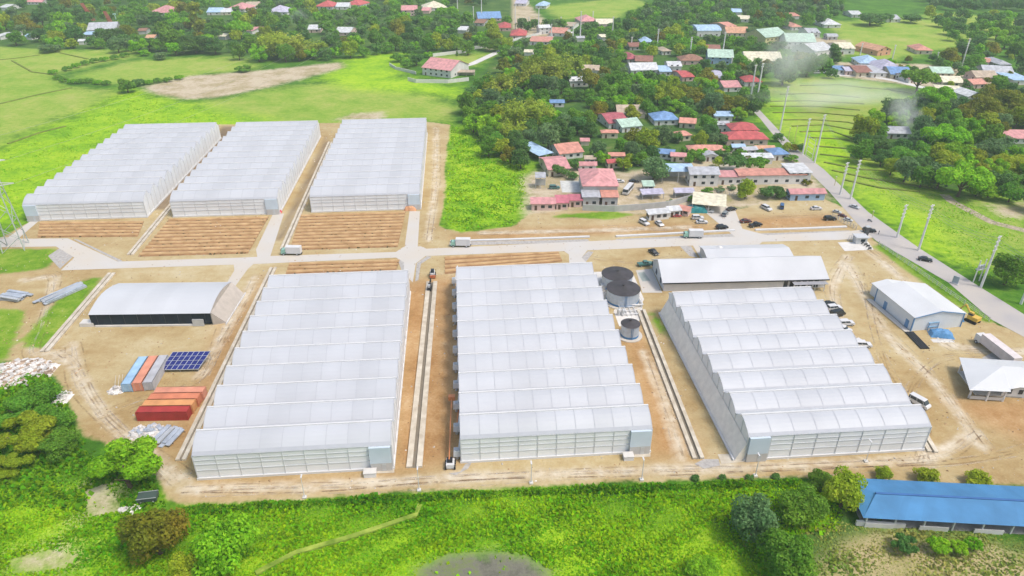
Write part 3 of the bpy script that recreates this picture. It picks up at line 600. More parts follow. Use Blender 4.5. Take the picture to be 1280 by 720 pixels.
# ------------------------------------------------------------------ village houses: box in the photo, roof, wall, form, label
LAND = []                                   # landmarks for describing trees and poles
BOXES = []
def house(x0, y0, x1, y1, roof, wc, form, label, yaw=0, h=None, name='house', cat='house', rise=None, lm=None, ratio=None):
    xm = (x0+x1)/2; s = S(xm, y1); dp = DEP(xm, y1); w = max(4, (x1-x0)/s-.9); tot = (y1-y0)/s
    two = 'T' in form
    hw = h or (5.6 if two else 2.9)
    d = (tot-(hw+.9)*math.cos(dp))/math.sin(dp)-.8
    d = min(max(d, 4.2), 24); d = min(d, ratio*w) if ratio else d
    a = R(yaw)
    if yaw: w = max(4, w/(abs(math.cos(a))+.55*abs(math.sin(a))))
    f = P(xm, y1); u = Vector((f.x, f.y, 0)).normalized(); dep_ = (w*abs(math.sin(a))+d*abs(math.cos(a)))/2
    c = f+Vector((0, 1, 0))*dep_
    g = empty(name, c, a, label, cat)
    BOXES.append((x0, y0, x1, y1)); LAND.append((xm, (y0+y1)/2, lm)) if lm else None
    rm, wm = roofm(roof), wallm(wc); rs = rise or .2*min(w, d)
    k = form[0]
    if k == 'h':
        MB().box(0, 0, 0, w, d, hw).build('wall', wm, g); o = .6; W2, D2 = w/2+o, d/2+o; m_ = min(W2, D2); rx, ry = max(.1, W2-m_), max(.1, D2-m_)
        v = [(-W2, -D2, hw), (W2, -D2, hw), (W2, D2, hw), (-W2, D2, hw), (-W2, -D2, hw+.2), (W2, -D2, hw+.2), (W2, D2, hw+.2), (-W2, D2, hw+.2), (-rx, -ry, hw+.2+rs*1.2), (rx, -ry, hw+.2+rs*1.2), (rx, ry, hw+.2+rs*1.2), (-rx, ry, hw+.2+rs*1.2)]
        MB().add(v, [(3, 2, 1, 0), (0, 1, 5, 4), (1, 2, 6, 5), (2, 3, 7, 6), (3, 0, 4, 7), (4, 5, 9, 8), (5, 6, 10, 9), (6, 7, 11, 10), (7, 4, 8, 11), (8, 9, 10, 11)]).build('roof', rm, g)
    elif k == 's':
        MB().box(0, 0, 0, w, d, hw).build('wall', wm, g)
        o = .5; MB().ext([(-d/2-o, hw+.02), (d/2+o, hw+.75), (d/2+o, hw+.95), (-d/2-o, hw+.22)], 'x', -w/2-o, w/2+o).build('roof', rm, g)
    elif k == 'o':                          # open shelter on posts
        o = .3; MB().ext([(-d/2-o, hw), (d/2+o, hw+.8), (d/2+o, hw+.95), (-d/2-o, hw+.15)], 'x', -w/2-o, w/2+o).build('roof', rm, g)
        for px in (-w/2, 0, w/2):
            for py in (-d/2, d/2): MB().box(px, py, 0, .2, .2, hw+.2+(.5 if py > 0 else 0)).build('post', wm, g)
        MB().box(0, d/2-.1, 0, w, .15, hw*.6).build('back_panel', wm, g)
    elif k == 'a':
        pts = [(-d/2, 0), (d/2, 0)]+[(d/2*math.cos(t*math.pi/8), hw+rs*math.sin(t*math.pi/8)) for t in range(9)]
        MB().ext([(-d/2, 0), (d/2, 0), (d/2, hw), (-d/2, hw)], 'x', -w/2, w/2).build('wall', wm, g)
        MB().ext([((d/2+.4)*math.cos(t*math.pi/8), hw+.03+rs*1.2*math.sin(t*math.pi/8)) for t in range(9)], 'x', -w/2-.4, w/2+.4).build('roof', rm, g)
    else:
        rdg = 'y' if k == 'G' else 'x'
        gable(g, w, d, hw, rs, rm, wm, rdg, .55, -w/2, -d/2)
    if k not in 'o' and x1-x0 >= 14:
        n = 3 if x1-x0 > 26 else 2; n = int(w//4.5) if w > 18 else n
        for fl in range(2 if two else 1):
            for i in range(n):
                wx = -w/2+w*(i+.6)/(n+.3)
                if i == 0 and fl == 0: MB().box(wx, -d/2-.02, .05, 1.0, .08, 2.05).build('door', mat('door_brown', (.10, .06, .04), .6), g)
                else: MB().box(wx, -d/2-.02, 1.0+fl*2.8, 1.5, .08, 1.2).build('window', glass, g)
        for i in range(2): MB().box((-w/2-.02) if xm > 640 else (w/2+.02), -d/4+i*d/2, 1.0, .08, 1.3, 1.2).build('window', glass, g)
    return g
Hs = house
# near edge of the village
Hs(656, 177, 683, 203, 'lightblue', 'g', 'o', 'long pale blue metal shed at the corner of the lime field', 35, 3.2, 'shed', 'shed', lm='the pale blue metal shed')
Hs(678, 193, 710, 221, 'pink', 'c', 'g', 'pink-red roofed house standing over a yellowish yard', 12, 3.4, lm='the pink-red house by the yellowish yard')
Hs(690, 177, 727, 200, 'salmon', 'w', 'g', 'long red-roofed white house behind the pink-red one', 18, 3, lm='the long red-roofed white house')
Hs(725, 173, 737, 182, 'pink', 'c', 'g', 'little red shed roof at the end of the long red-roofed house', 0, 2.4, 'shed', 'shed')
Hs(751, 161, 773, 173, 'salmon', 'c', 'h', 'salmon hip-roofed cottage below the pale green roof', 0, lm='the salmon cottage')
Hs(727, 207, 772, 251, 'pink', 'g', 'h', 'big salmon-pink warehouse, largest roof at the near edge of the village', 0, 6.5, 'warehouse', 'warehouse', rise=2.4, lm='the big salmon-pink warehouse')
Hs(727, 236, 750, 258, 'grey', 'g', 's', 'grey lean-to below the big salmon-pink warehouse', 0, 4, 'shed', 'shed')
Hs(751, 237, 773, 258, 'salmon', 'g', 's', 'salmon lean-to below the big salmon-pink warehouse', 0, 4, 'shed', 'shed')
Hs(663, 246, 695, 263, 'pink', 'p', 's', 'low pink-roofed shed, leftmost of three joined in a row', 0, 2.8, 'shed', 'shed', lm='the row of pink sheds')
Hs(694, 243, 711, 262, 'magenta', 'p', 's', 'crimson-roofed shed between two pink sheds', 0, 2.9, 'shed', 'shed')
Hs(710, 243, 728, 259, 'magenta', 'p', 's', 'dull pink shed at the right end of the joined row', 0, 2.9, 'shed', 'shed')
Hs(730, 193, 745, 206, 'tan', 'g', 'g', 'tan-roofed hut behind the big salmon-pink warehouse', 0)
Hs(722, 203, 746, 214, 'pink', 'w', 'g', 'pink-roofed hut with a white lean-to left of the big warehouse ridge', 0)
Hs(760, 192, 781, 202, 'salmon', 'c', 'g', 'long salmon roof behind the round green tree', 0)
Hs(757, 200, 776, 211, 'red', 'c', 'g', 'dark red roof beside the round green tree', 10)
Hs(819, 185, 846, 200, 'blue', 'w', 'g', 'bright blue roofed house in the middle of the village', -15, lm='the bright blue roofed house')
Hs(838, 189, 859, 203, 'pink', 'c', 'g', 'pink and white house right of the bright blue roof', -10)
Hs(860, 180, 906, 195, 'salmon', 'c', 'h', 'wide salmon hip-roofed house behind the white gabled porch', 0, lm='the wide salmon hip-roofed house')
Hs(879, 188, 897, 202, 'grey', 'w', 'G', 'small grey and white gabled house in front of the wide salmon roof', 0)
Hs(826, 204, 868, 228, 'lightblue', 'w', 'oT', 'blue-grey roofed open hall left of the white two-storey house', 0, 5, 'hall', 'hall', lm='the blue-grey open hall')
Hs(860, 206, 898, 233, 'grey', 'w', 'gT', 'white two-storey house with grey roof facing the yard', 0, lm='the white two-storey house')
Hs(896, 212, 930, 231, 'pink', 'w', 's', 'long white house with pale pink roof right of the two-storey house', 0, 3.6, ratio=.5)
Hs(920, 208, 1008, 231, 'salmon', 'w', 's', 'very long white block with a thin red roof above the yard', 2, 4.2, ratio=.2, lm='the very long white block')
Hs(912, 153, 947, 175, 'red', 'w', 'hT', 'red-roofed house with a white upper wall left of the highway', 0, 5.2, lm='the red-roofed house with white upper wall')
Hs(907, 164, 960, 182, 'red', 'p', 'h', 'wide red hip-roofed house in front of the one with the white wall', 0, 3.2, lm='the wide red hip-roofed house')
Hs(914, 182, 931, 191, 'lightblue', 'w', 'g', 'small light blue roof below the wide red house', 0)
Hs(926, 184, 947, 195, 'grey', 'w', 'g', 'grey roof between the light blue and orange roofs', 10)
Hs(943, 180, 968, 193, 'orange', 'c', 'g', 'orange roof left of the blue house by the highway', 0)
Hs(928, 192, 966, 205, 'white', 'w', 's', 'low white building behind the very long white block', 0, 3, ratio=.4)
Hs(962, 184, 986, 201, 'blue', 'w', 'h', 'blue-roofed house beside the highway', 10, lm='the blue-roofed house by the highway')
Hs(892, 139, 916, 152, 'lightblue', 'g', 's', 'pale blue-white metal roof behind the red houses', 0, 3)
Hs(895, 150, 911, 166, 'grey', 'w', 'gT', 'grey house with white walls left of the red houses', 0, 4.5)
Hs(815, 140, 848, 157, 'blue', 'w', 'h', 'blue hip-roofed house with white walls among the central trees', 5, lm='the blue hip-roofed house')
Hs(850, 147, 873, 161, 'salmon', 'c', 'g', 'salmon gable right of the blue hip-roofed house', -15)
Hs(844, 163, 864, 177, 'salmon', 'c', 'h', 'salmon hip roof on a cream cottage below the salmon gable', 15)
Hs(752, 139, 783, 161, 'maroon', 'w', 'g', 'dark pink roofed house in the central trees', 15, 3, lm='the dark pink roofed house')
Hs(769, 147, 801, 166, 'green', 'w', 'g', 'pale green roofed house beside the dark pink one', 18, 3, lm='the pale green roofed house')
Hs(771, 131, 807, 148, 'tan', 'c', 'g', 'tan roof half hidden behind a round yellow-green tree', 0)
Hs(687, 125, 706, 134, 'blue', 'w', 's', 'small shelter with a blue tarp roof by the bare pinkish yard', 0, 2.5, 'shelter', 'shelter', lm='the blue tarp shelter')
Hs(709, 96, 736, 109, 'white', 'w', 'gT', 'white house deep among the bamboo clumps', 10, 4)
Hs(728, 82, 751, 95, 'tan', 'w', 'gT', 'beige-roofed house behind the white one in the bamboo', -10, 4, lm='the beige-roofed house in the bamboo')
Hs(780, 66, 798, 79, 'maroon', 'g', 'h', 'deep red roof left of the brown roof, mid village', 10, lm='the deep red roof')
Hs(795, 70, 819, 82, 'brown', 'c', 'g', 'brown gable right of the deep red roof', -10)
Hs(786, 80, 823, 93, 'white', 'w', 'g', 'long off-white house in front of the brown gable', 5, lm='the long off-white house')
Hs(824, 82, 840, 95, 'lightblue', 'w', 's', 'small light blue house between two white houses', 0)
Hs(834, 76, 852, 90, 'white', 'w', 'gT', 'white box house right of the small light blue one', 0, 4)
Hs(850, 70, 881, 81, 'rust', 'p', 'h', 'rust-pink hip roof behind a power pole', 0, lm='the rust-pink hip roof')
Hs(848, 87, 866, 102, 'red', 'p', 'g', 'small bright red roof with pink wall, mid village', 10)
Hs(886, 85, 905, 103, 'lilac', 'p', 'g', 'dusty mauve roof in the smoke', 0)
Hs(902, 100, 926, 115, 'pink', 'w', 'g', 'pink gable on a white house at the edge of the paddies', 5, lm='the pink gable at the paddy edge')
Hs(930, 95, 952, 108, 'red', 'w', 'h', 'square bright red roof behind the twin poles', 0, lm='the square bright red roof')
Hs(887, 58, 921, 81, 'green', 'b', 'gT', 'pale green roof on a light blue hall in the smoke', -10, 5, 'hall', 'hall', lm='the pale green hall')
Hs(882, 56, 904, 68, 'brown', 'w', 'g', 'brown-red roof behind the pale green hall', -10)
Hs(869, 28, 901, 46, 'lightblue', 'w', 'a', 'white barn with a rounded pale blue roof', 3, 5, 'barn', 'barn', rise=2.5, lm='the round-roofed white barn')
Hs(899, 22, 916, 40, 'salmon', 'p', 'gT', 'tall salmon house beside the round-roofed barn', 30, 4.5)
Hs(908, 36, 937, 46, 'orange', 'c', 'g', 'long pale orange roof right of the round-roofed barn', -3, 3.2)
Hs(942, 34, 985, 57, 'green', 'y', 'gT', 'long two-storey school wing with pale green roof and yellow wall', 28, 6.5, 'school', 'school', lm='the yellow-walled school wing')
Hs(983, 43, 1021, 62, 'green', 'w', 'gT', 'white school block with pale green roof right of the yellow wing', -5, 6, 'school', 'school', lm='the white school block')
Hs(1005, 50, 1042, 71, 'white', 'w', 'g', 'white school hall with a sloping pale roof beside a dark tree', 25, 4, 'school', 'school')
Hs(932, 68, 979, 86, 'cream', 'w', 'g', 'pale cream hall in the smoke below the yellow wing', -3, 5, 'school', 'school', lm='the pale cream hall')
Hs(1047, 52, 1068, 68, 'cream', 'w', 'gT', 'cream house at the right end of the school grounds', 0, 4.5)
Hs(986, 29, 1001, 38, 'salmon', 'w', 'h', 'salmon cottage behind the school', 10)
Hs(1029, 25, 1051, 35, 'white', 'w', 'h', 'white hip-roofed house alone at the pale field', 0, lm='the white house at the pale field')
Hs(1009, 34, 1025, 47, 'grey', 'w', 'gT', 'grey two-storey house behind the school hall', 0, 4)
Hs(1033, 43, 1047, 50, 'grey', 'g', 'a', 'grey rounded shed between school and pale field', 0, 2.6, 'shed', 'shed')
# right-hand row by the village street
row = [(1043, 81, 1058, 93, 'blue', 'w', 'g', 'blue and white hut at the left end of the street row'), (1055, 83, 1071, 94, 'lilac', 'p', 'g', 'mauve-roofed hut second from the left in the street row'), (1068, 81, 1090, 96, 'brown', 'c', 'g', 'brown-roofed house with a dark porch in the street row'),
 (1076, 72, 1106, 85, 'lightblue', 'w', 'h', 'light blue roof behind the brown-roofed house of the street row'), (1086, 82, 1108, 97, 'grey', 'w', 's', 'grey shop house at the centre of the street row'), (1099, 74, 1131, 92, 'lilac', 'w', 'h', 'wide grey-lilac roof in the street row'),
 (1116, 79, 1144, 99, 'blue', 'c', 'g', 'slate blue roof at the right of the street row'), (1131, 91, 1151, 104, 'pink', 'w', 'g', 'pink roof at the right end of the street row')]
for a in row: Hs(*a, yaw=random.uniform(-12, 12), lm='the street row of low houses' if 'centre' in a[7] else None)
Hs(1087, 53, 1112, 70, 'orange', 'o', 'GT', 'orange house alone above the street row', 20, 4, lm='the lone orange house')
Hs(1146, 57, 1167, 68, 'salmon', 'c', 'h', 'salmon hip roof at the edge of the pale field', -5, lm='the salmon roof by the pale field')
Hs(1166, 85, 1193, 97, 'green', 'c', 'g', 'pale green and blue roof behind the flat-topped tree', -5)
Hs(1180, 96, 1206, 109, 'cream', 'c', 'g', 'cream roof right of the flat-topped tree', -8, lm='the cream roof by the flat-topped tree')
Hs(1171, 105, 1204, 118, 'cream', 'c', 's', 'long cream shed below the cream roof', -15, ratio=.4)
Hs(1203, 113, 1229, 130, 'white', 'w', 'GT', 'white block house with one dark window', 10, 4.5, lm='the white block house')
Hs(1212, 99, 1233, 111, 'salmon', 'p', 'g', 'salmon roof behind the white block house', 8)
Hs(1218, 90, 1247, 102, 'tan', 'p', 'g', 'dusty tan-pink roof behind the salmon one at right', 0)
Hs(1236, 85, 1274, 99, 'grey', 'g', 'g', 'broad grey roof at the right of the village', -15, lm='the broad grey roof at right')
Hs(1247, 73, 1263, 86, 'grey', 'g', 'h', 'dark grey peaked roof behind the broad grey one', 0)
Hs(1234, 71, 1247, 83, 'salmon', 'w', 'g', 'narrow salmon roof left of the dark grey peaked one', -40)
Hs(1265, 87, 1290, 106, 'lightblue', 'w', 's', 'light blue building cut by the right edge of the photo', 0)
Hs(1255, 163, 1290, 180, 'pink', 'w', 'g', 'red and white roofed house among the right-hand trees', -4, lm='the red and white roofed house at right')
Hs(1109, 158, 1139, 174, 'grey', 'g', 'g', 'grey-brown barn roof with smoke rising behind', -5, 3, 'barn', 'barn', lm='the smoking barn')
# by the highway
Hs(985, 230, 1032, 251, 'pink', 'b', 'g', 'pink-roofed blue and white roadside house at the car park', 2, 3.2, ratio=.35, lm='the pink-roofed roadside house')
Hs(983, 204, 1013, 230, 'white', 'w', 'sT', 'white two-level roadside house with outside stairs', 3, 5, lm='the white two-level roadside house')
Hs(867, 242, 914, 268, 'cream', 'w', 'o', 'open cream-roofed parking canopy beside the grey drive', -15, 3.2, 'canopy', 'canopy', ratio=.8, lm='the cream parking canopy')
Hs(807, 262, 839, 276, 'white', 'w', 's', 'long white sales booth with open hatches', 12, 2.6, 'booth', 'booth', ratio=.3, lm='the white sales booths')
Hs(833, 259, 852, 272, 'white', 'w', 's', 'shorter white sales booth joined to the long one', 10, 2.7, 'booth', 'booth', ratio=.5)
Hs(850, 255, 865, 271, 'salmon', 'p', 'g', 'salmon container kiosk right of the white booths', -30, 2.5, 'kiosk', 'kiosk')
Hs(800, 239, 831, 250, 'lilac', 'g', 'o', 'low grey shelter in the bus yard', 6, 2.4, 'shelter', 'shelter', ratio=.4)
Hs(842, 238, 869, 248, 'lilac', 'g', 'o', 'low mauve shelter below the white two-storey house', 2, 2.4, 'shelter', 'shelter', ratio=.4)
Hs(803, 228, 818, 240, 'green', 'g', 's', 'small pale hut under the big grey-green tree', 0, 2.6, 'shed', 'shed')
Hs(669, 217, 682, 236, 'grey', 'g', 'o', 'small raised water-tank stand left of the pink-red house', 0, 5, 'tank_stand', 'tank stand')
# white house in the field
Hs(530, 76, 580, 98, 'pink', 'w', 'gT', 'white two-storey house with a pale red roof alone in the lime field', -28, 5.2, lm='the walled white house in the field')
Hs(572, 88, 594, 95, 'tan', 'c', 'o', 'low brown carport beside the walled white house', 0, 2.4, 'carport', 'carport')
# top left village
TL = [(186, 7, 221, 20, 'pink', 'w', 'h'), (257, 6, 276, 19, 'lightblue', 'w', 'g'), (272, 10, 288, 19, 'white', 'c', 'g'), (285, 2, 311, 15, 'pink', 'w', 'h'), (304, 0, 322, 11, 'tan', 'y', 'g'), (310, 32, 321, 43, 'pink', 'w', 'g'), (333, 5, 361, 19, 'lilac', 'w', 'h'),
 (394, 2, 419, 12, 'red', 'w', 'h'), (432, -2, 456, 10, 'red', 'w', 'h'), (419, 4, 436, 12, 'white', 'w', 'g'), (383, 30, 400, 41, 'white', 'p', 'g'), (419, 33, 440, 45, 'white', 'p', 'g'), (500, 4, 521, 20, 'pink', 'p', 'gT'), (525, 1, 557, 14, 'cream', 'w', 'h'), (527, 8, 538, 17, 'pink', 'p', 'g'),
 (594, 15, 626, 27, 'blue', 'p', 'g'), (573, 32, 586, 42, 'white', 'g', 'g'), (595, 24, 610, 33, 'rust', 'g', 'g'), (622, 29, 639, 39, 'red', 'p', 'h'), (638, 36, 659, 49, 'red', 'p', 'h'), (671, 32, 688, 43, 'white', 'w', 'gT'), (690, 33, 713, 46, 'salmon', 'w', 'g'), (722, 21, 747, 31, 'pink', 'p', 'h'), (709, 27, 723, 37, 'tan', 'w', 'g'),
 (745, 25, 767, 34, 'cream', 'p', 'g'), (662, 46, 692, 57, 'salmon', 'w', 's'), (671, 1, 687, 11, 'lightblue', 'w', 'h'), (645, 0, 661, 8, 'lilac', 'w', 'g'), (719, 45, 731, 52, 'grey', 'w', 'g'), (748, 42, 758, 51, 'cream', 'w', 'g'), (800, 47, 816, 57, 'lightblue', 'w', 'h'), (785, 53, 801, 63, 'brown', 'g', 'g'), (824, 59, 838, 69, 'tan', 'w', 'h'),
 (0, 4, 12, 13, 'white', 'w', 'g'), (28, 0, 56, 6, 'pink', 'w', 'g'), (31, 43, 43, 50, 'lightblue', 'w', 'g'), (97, 49, 107, 56, 'white', 'w', 'g'), (-4, 38, 6, 50, 'white', 'w', 'g'), (171, 35, 182, 43, 'rust', 'g', 'g'), (180, 43, 192, 52, 'orange', 'g', 'g'), (273, 42, 286, 50, 'cream', 'g', 'g'), (104, 27, 141, 42, 'grey', 'g', 'g'), (101, 40, 122, 48, 'lightblue', 'g', 's'),
 (1064, 12, 1078, 22, 'white', 'w', 'g'), (987, 15, 998, 24, 'salmon', 'w', 'g'), (1108, 18, 1126, 28, 'grey', 'w', 'g'), (917, 10, 930, 19, 'lightblue', 'w', 'g'), (924, 20, 940, 28, 'cream', 'w', 'g'), (655, 62, 668, 70, 'cream', 'w', 'g')]
CN = {'pink': 'pale pink', 'lightblue': 'light blue', 'lilac': 'grey-mauve', 'rust': 'rusty'}
SPOTS = ['at the left edge of the upper village', 'left of the red frames at top left', 'behind the trees of the upper left belt', 'among the trees of the upper middle belt', 'by the upper street', 'at the top of the centre village', 'at the top right of the village']
from collections import defaultdict
cnt = defaultdict(list)
for a in TL:
    x = (a[0]+a[2])/2
    sp = SPOTS[0] if x < 60 else SPOTS[1] if x < 130 else SPOTS[2] if x < 330 else SPOTS[3] if x < 560 else SPOTS[4] if x < 720 else SPOTS[5] if x < 900 else SPOTS[6]
    cnt[(a[4], sp)].append(a)
for (rc, sp), l in cnt.items():
    l.sort(key=lambda a: a[0])
    for i, a in enumerate(l):
        form = {'h': 'hip', 'g': 'gable', 's': 'lean-to', 'G': 'gable'}[a[6][0]]
        od = '' if len(l) == 1 else (', leftmost' if i == 0 else ', rightmost' if i == len(l)-1 else ', second from left' if i == 1 else ', third from left')
        Hs(*a, f'far {CN.get(rc, rc)} {form}-roofed house {sp}{od}', yaw=random.uniform(-18, 18), lm=None)
LAND += [(120, 25, 'the red steel frames'), (240, 40, 'the big dark grove at upper left'), (370, 40, 'the tall yellowish clump at upper left'), (490, 55, 'the lime field corner'), (600, 70, 'the walled lawn'), (640, 20, 'the upper street'), (700, 5, 'the pale green top field'), (840, 10, 'the top wood'), (1100, 20, 'the pale field island'), (1240, 40, 'the hedge row at upper right'), (1050, 130, 'the smoky paddies'), (1220, 230, 'the stony stream'), (1090, 220, 'the striped paddies'), (940, 265, 'the orange car park'), (610, 200, 'the lime field right of the greenhouses')]

# ------------------------------------------------------------------ red steel frames of the far works
red_m = paint('red_steel', (.45, .10, .08))
for (x, y, yt, lean, lb) in ((117, 26, 4, -9, 'tall red steel conveyor frame at upper left, leaning left'), (140, 31, 14, -5, 'shorter red steel conveyor frame right of the tall one')):
    hgt = HT(x, y, yt); t = empty('conveyor_tower', P(x, y), 0, lb, 'conveyor'); l_ = lean/S(x, y)
    for a in (-1.2, 1.2):
        for b_ in (-1.2, 1.2): MB().tube((a, b_, 0), (l_+a*.7, b_*.7, hgt), .35, 4).build('leg', red_m, t)
    for k in range(6):
        z0, z1 = hgt*k/6, hgt*(k+1)/6; MB().tube((l_*k/6-1.1, -1.2, z0), (l_*(k+1)/6+1, -1, z1), .25, 4).build('brace', red_m, t)
t = empty('mast', P(147, 29), 0, 'pale green mast beside the red steel frames', 'mast'); MB().tube((0, 0, 0), (-1, 0, 9), .5, 6, .25).build('pole', paint('mint', (.45, .65, .58)), t); MB().box(-1, 0, 8, 3, 1, 1).build('head', MAT['paint_mint'], t)

# ------------------------------------------------------------------ vehicles
cyl_m = None
VM = {}
def wheel_mesh(r=.33, w=.24):
    if ('w', r) in VM: return VM[('w', r)]
    mb = MB(); n = 14
    v = [(r*math.cos(2*math.pi*i/n), s*w/2, r*math.sin(2*math.pi*i/n)) for s in (-1, 1) for i in range(n)]
    mb.add(v, [(i, (i+1) % n, n+(i+1) % n, n+i) for i in range(n)]+[tuple(range(n)), tuple(range(2*n-1, n-1, -1))], 0)
    v = [(r*.6*math.cos(2*math.pi*i/n), s*(w/2+.01), r*.6*math.sin(2*math.pi*i/n)) for s in (-1, 1) for i in range(n)]
    mb.add(v, [tuple(range(n)), tuple(range(2*n-1, n-1, -1))], 1)
    VM[('w', r)] = mb.mesh('wheel', [tyre, galv]); return VM[('w', r)]
PROF = {  # side outlines: body, cabin (x forward, z up)
 'sedan': ([(-2.2, .35), (2.2, .35), (2.25, .62), (2.0, .85), (.9, .95), (-1.5, .98), (-2.15, .92), (-2.25, .6)], [(-1.75, .97), (1.0, .94), (.35, 1.42), (-1.0, 1.44)], 1.76),
 'suv': ([(-2.3, .42), (2.3, .42), (2.35, .75), (2.2, 1.02), (1.0, 1.12), (-2.3, 1.15), (-2.35, .7)], [(-2.25, 1.14), (1.05, 1.11), (.45, 1.72), (-2.0, 1.75)], 1.85),
 'pickup': ([(-2.6, .5), (2.6, .5), (2.65, .85), (2.5, 1.05), (1.2, 1.15), (.9, 1.18), (-.7, 1.18), (-2.6, 1.12)], [(-.75, 1.17), (1.25, 1.14), (.7, 1.75), (-.55, 1.78)], 1.85),
 'van': ([(-2.5, .4), (2.5, .4), (2.55, .8), (2.35, 1.15), (1.9, 1.3), (-2.5, 1.3)], [(-2.48, 1.29), (1.95, 1.29), (1.25, 2.15), (-2.4, 2.2)], 1.9),
 'bus': ([(-4.6, .5), (4.6, .5), (4.65, 1.2), (4.6, 1.5), (-4.6, 1.5)], [(-4.58, 1.49), (4.58, 1.49), (4.4, 2.75), (-4.5, 2.8)], 2.4)}
def vehicle(x, y, kind, col, yaw, label, cat=None, group=None, scale=1.0):
    body, cab, w = PROF[kind]; key = (kind, col)
    pm = paint(col, {'white': (.58, .58, .59), 'black': (.012, .012, .014), 'grey': (.20, .22, .23), 'darkred': (.12, .02, .02), 'blue': (.03, .10, .24), 'silver': (.45, .46, .48), 'green': (.06, .16, .14), 'red': (.40, .04, .04)}[col])
    t = empty({'sedan': 'car', 'suv': 'car', 'pickup': 'pickup_truck', 'van': 'van', 'bus': 'bus'}[kind], P(x, y), R(yaw), label, cat or {'pickup': 'pickup', 'van': 'van', 'bus': 'bus'}.get(kind, 'car'), group)
    if key not in VM:
        b = MB().ext(body, 'y', -w/2, w/2).mesh('body', pm)
        n = len(cab); c_ = MB(); wi = w/2-.06; v = [(px, s*(wi-(.16 if i >= 2 else 0)), pz) for s in (-1, 1) for i, (px, pz) in enumerate(cab)]
        c_.add(v, [(i, (i+1) % n, n+(i+1) % n, n+i) for i in range(n)]+[tuple(range(n-1, -1, -1)), tuple(range(n, 2*n))])
        rx0, rx1 = cab[3][0], cab[2][0]; z = max(cab[2][1], cab[3][1])
        rf = MB().box((rx0+rx1)/2, 0, z-.04, (rx1-rx0)+.15, w-.3, .09, 0, 0, .95)
        for s in (-1, 1):
            for fx in ((.1, .5, .9) if kind in ('van', 'bus') else (.05, .5)):
                xx = cab[0][0]*(1-fx)+cab[1][0]*fx; tx = cab[3][0]*(1-fx)+cab[2][0]*fx
                rf.tube((xx, s*(wi-.02), cab[0][1]), (tx, s*(wi-.18), z), .06, 4)
        VM[key] = (b, c_.mesh('cabin_glass', glass), rf.mesh('roof', pm))
    b, c_, rf = VM[key]
    link('body', b, t); link('cabin_glass', c_, t); link('roof', rf, t)
    L_ = body[1][0]; wr = .48 if kind == 'bus' else .36
    for sx in (-1, 1):
        for sy in (-1, 1):
            o = link('wheel', wheel_mesh(wr), t, (sx*L_*.62, sy*(w/2-.1), wr))
    if 'hl' not in VM: VM['hl'] = MB().box(0, 0, 0, .08, .35, .18).mesh('headlight', mat('headlight', (.8, .8, .78), .2)); VM['tl'] = MB().box(0, 0, 0, .08, .3, .2).mesh('tail_light', mat('tail_light', (.4, .02, .02), .3))
    for sy in (-1, 1):
        link('headlight', VM['hl'], t, (L_+.02, sy*(w/2-.3), body[2][1]-.1)); link('tail_light', VM['tl'], t, (-L_-.04, sy*(w/2-.25), body[2][1]-.05))
    t.scale = (scale,)*3
    BOXES.append((x-8, y-6, x+8, y+4))
    return t
V = vehicle
V(1148, 506, 'van', 'white', -57, 'white minibus van on the bare yard right of the nearest bays')
V(1078, 433, 'suv', 'white', -4, 'white car parked nearest the yard track beside the right greenhouse')
V(1071, 429, 'sedan', 'white', 120, 'white car tucked left of the nearest white one by the greenhouse')
V(1057, 406, 'suv', 'white', 5, 'white car fourth from the warehouse end of the parked row')
V(1054, 413, 'sedan', 'white', -40, 'small white car half behind the greenhouse wall')
V(1046, 395, 'van', 'black', 25, 'black van in the row beside the right greenhouse')
V(1042, 387, 'suv', 'white', 10, 'white car between the black car and the black van')
V(1036, 382, 'sedan', 'black', 8, 'black car parked nearest the warehouse in the row')
V(964, 317, 'bus', 'white', 2, 'white minibus parked behind the large warehouse', scale=.72)
V(889, 316, 'van', 'white', 70, 'white van at the rear left of the warehouse')
V(817, 317, 'sedan', 'black', -65, 'black car on the dirt lot above the tanks')
V(806, 332, 'pickup', 'green', 12, 'dark green pickup beside the warehouse gable')
V(805, 280, 'suv', 'white', -60, 'white car in front of the long sales booth, left of two')
V(824, 281, 'sedan', 'white', -70, 'white car in front of the long sales booth, right of two')
V(872, 274, 'suv', 'white', 0, 'white car standing behind another near the teal tarp')
V(877, 279, 'sedan', 'white', 0, 'white car at the front of the pair near the teal tarp')
V(902, 286, 'suv', 'black', 15, 'black jeep at the end of the white kerb wall')
V(932, 278, 'sedan', 'darkred', 8, 'dark red car on the orange car park')
V(944, 283, 'pickup', 'black', 20, 'black pickup on the orange car park beside the dark red car')
V(958, 262, 'suv', 'white', -65, 'white car at the upper edge of the orange car park')
V(906, 269, 'suv', 'grey', 60, 'grey car on the drive beside the cream canopy')
V(914, 263, 'sedan', 'black', 25, 'black car just leaving the cream canopy')
V(885, 265, 'sedan', 'white', -25, 'white car under the near edge of the cream canopy')
V(977, 260, 'van', 'blue', 70, 'blue van on the orange car park by the roadside house', scale=.85)
V(1020, 262, 'sedan', 'white', 5, 'white car in front of the pink-roofed roadside house')
V(1037, 275, 'suv', 'black', 3, 'black car at the right end of the orange car park')
V(1068, 260, 'sedan', 'silver', -50, 'silver car on the highway near the car park corner', scale=.9)
V(1156, 326, 'sedan', 'black', -25, 'black car driving alone down the highway')
V(1086, 290, 'suv', 'black', -8, 'black car at the entrance beside the white booth')
V(846, 271, 'sedan', 'red', 5, 'red car beside the shorter sales booth', scale=.8)
V(693, 236, 'suv', 'green', 0, 'teal car parked in the pink-red house yard')
V(792, 228, 'sedan', 'black', 0, 'black car against the bus yard wall')
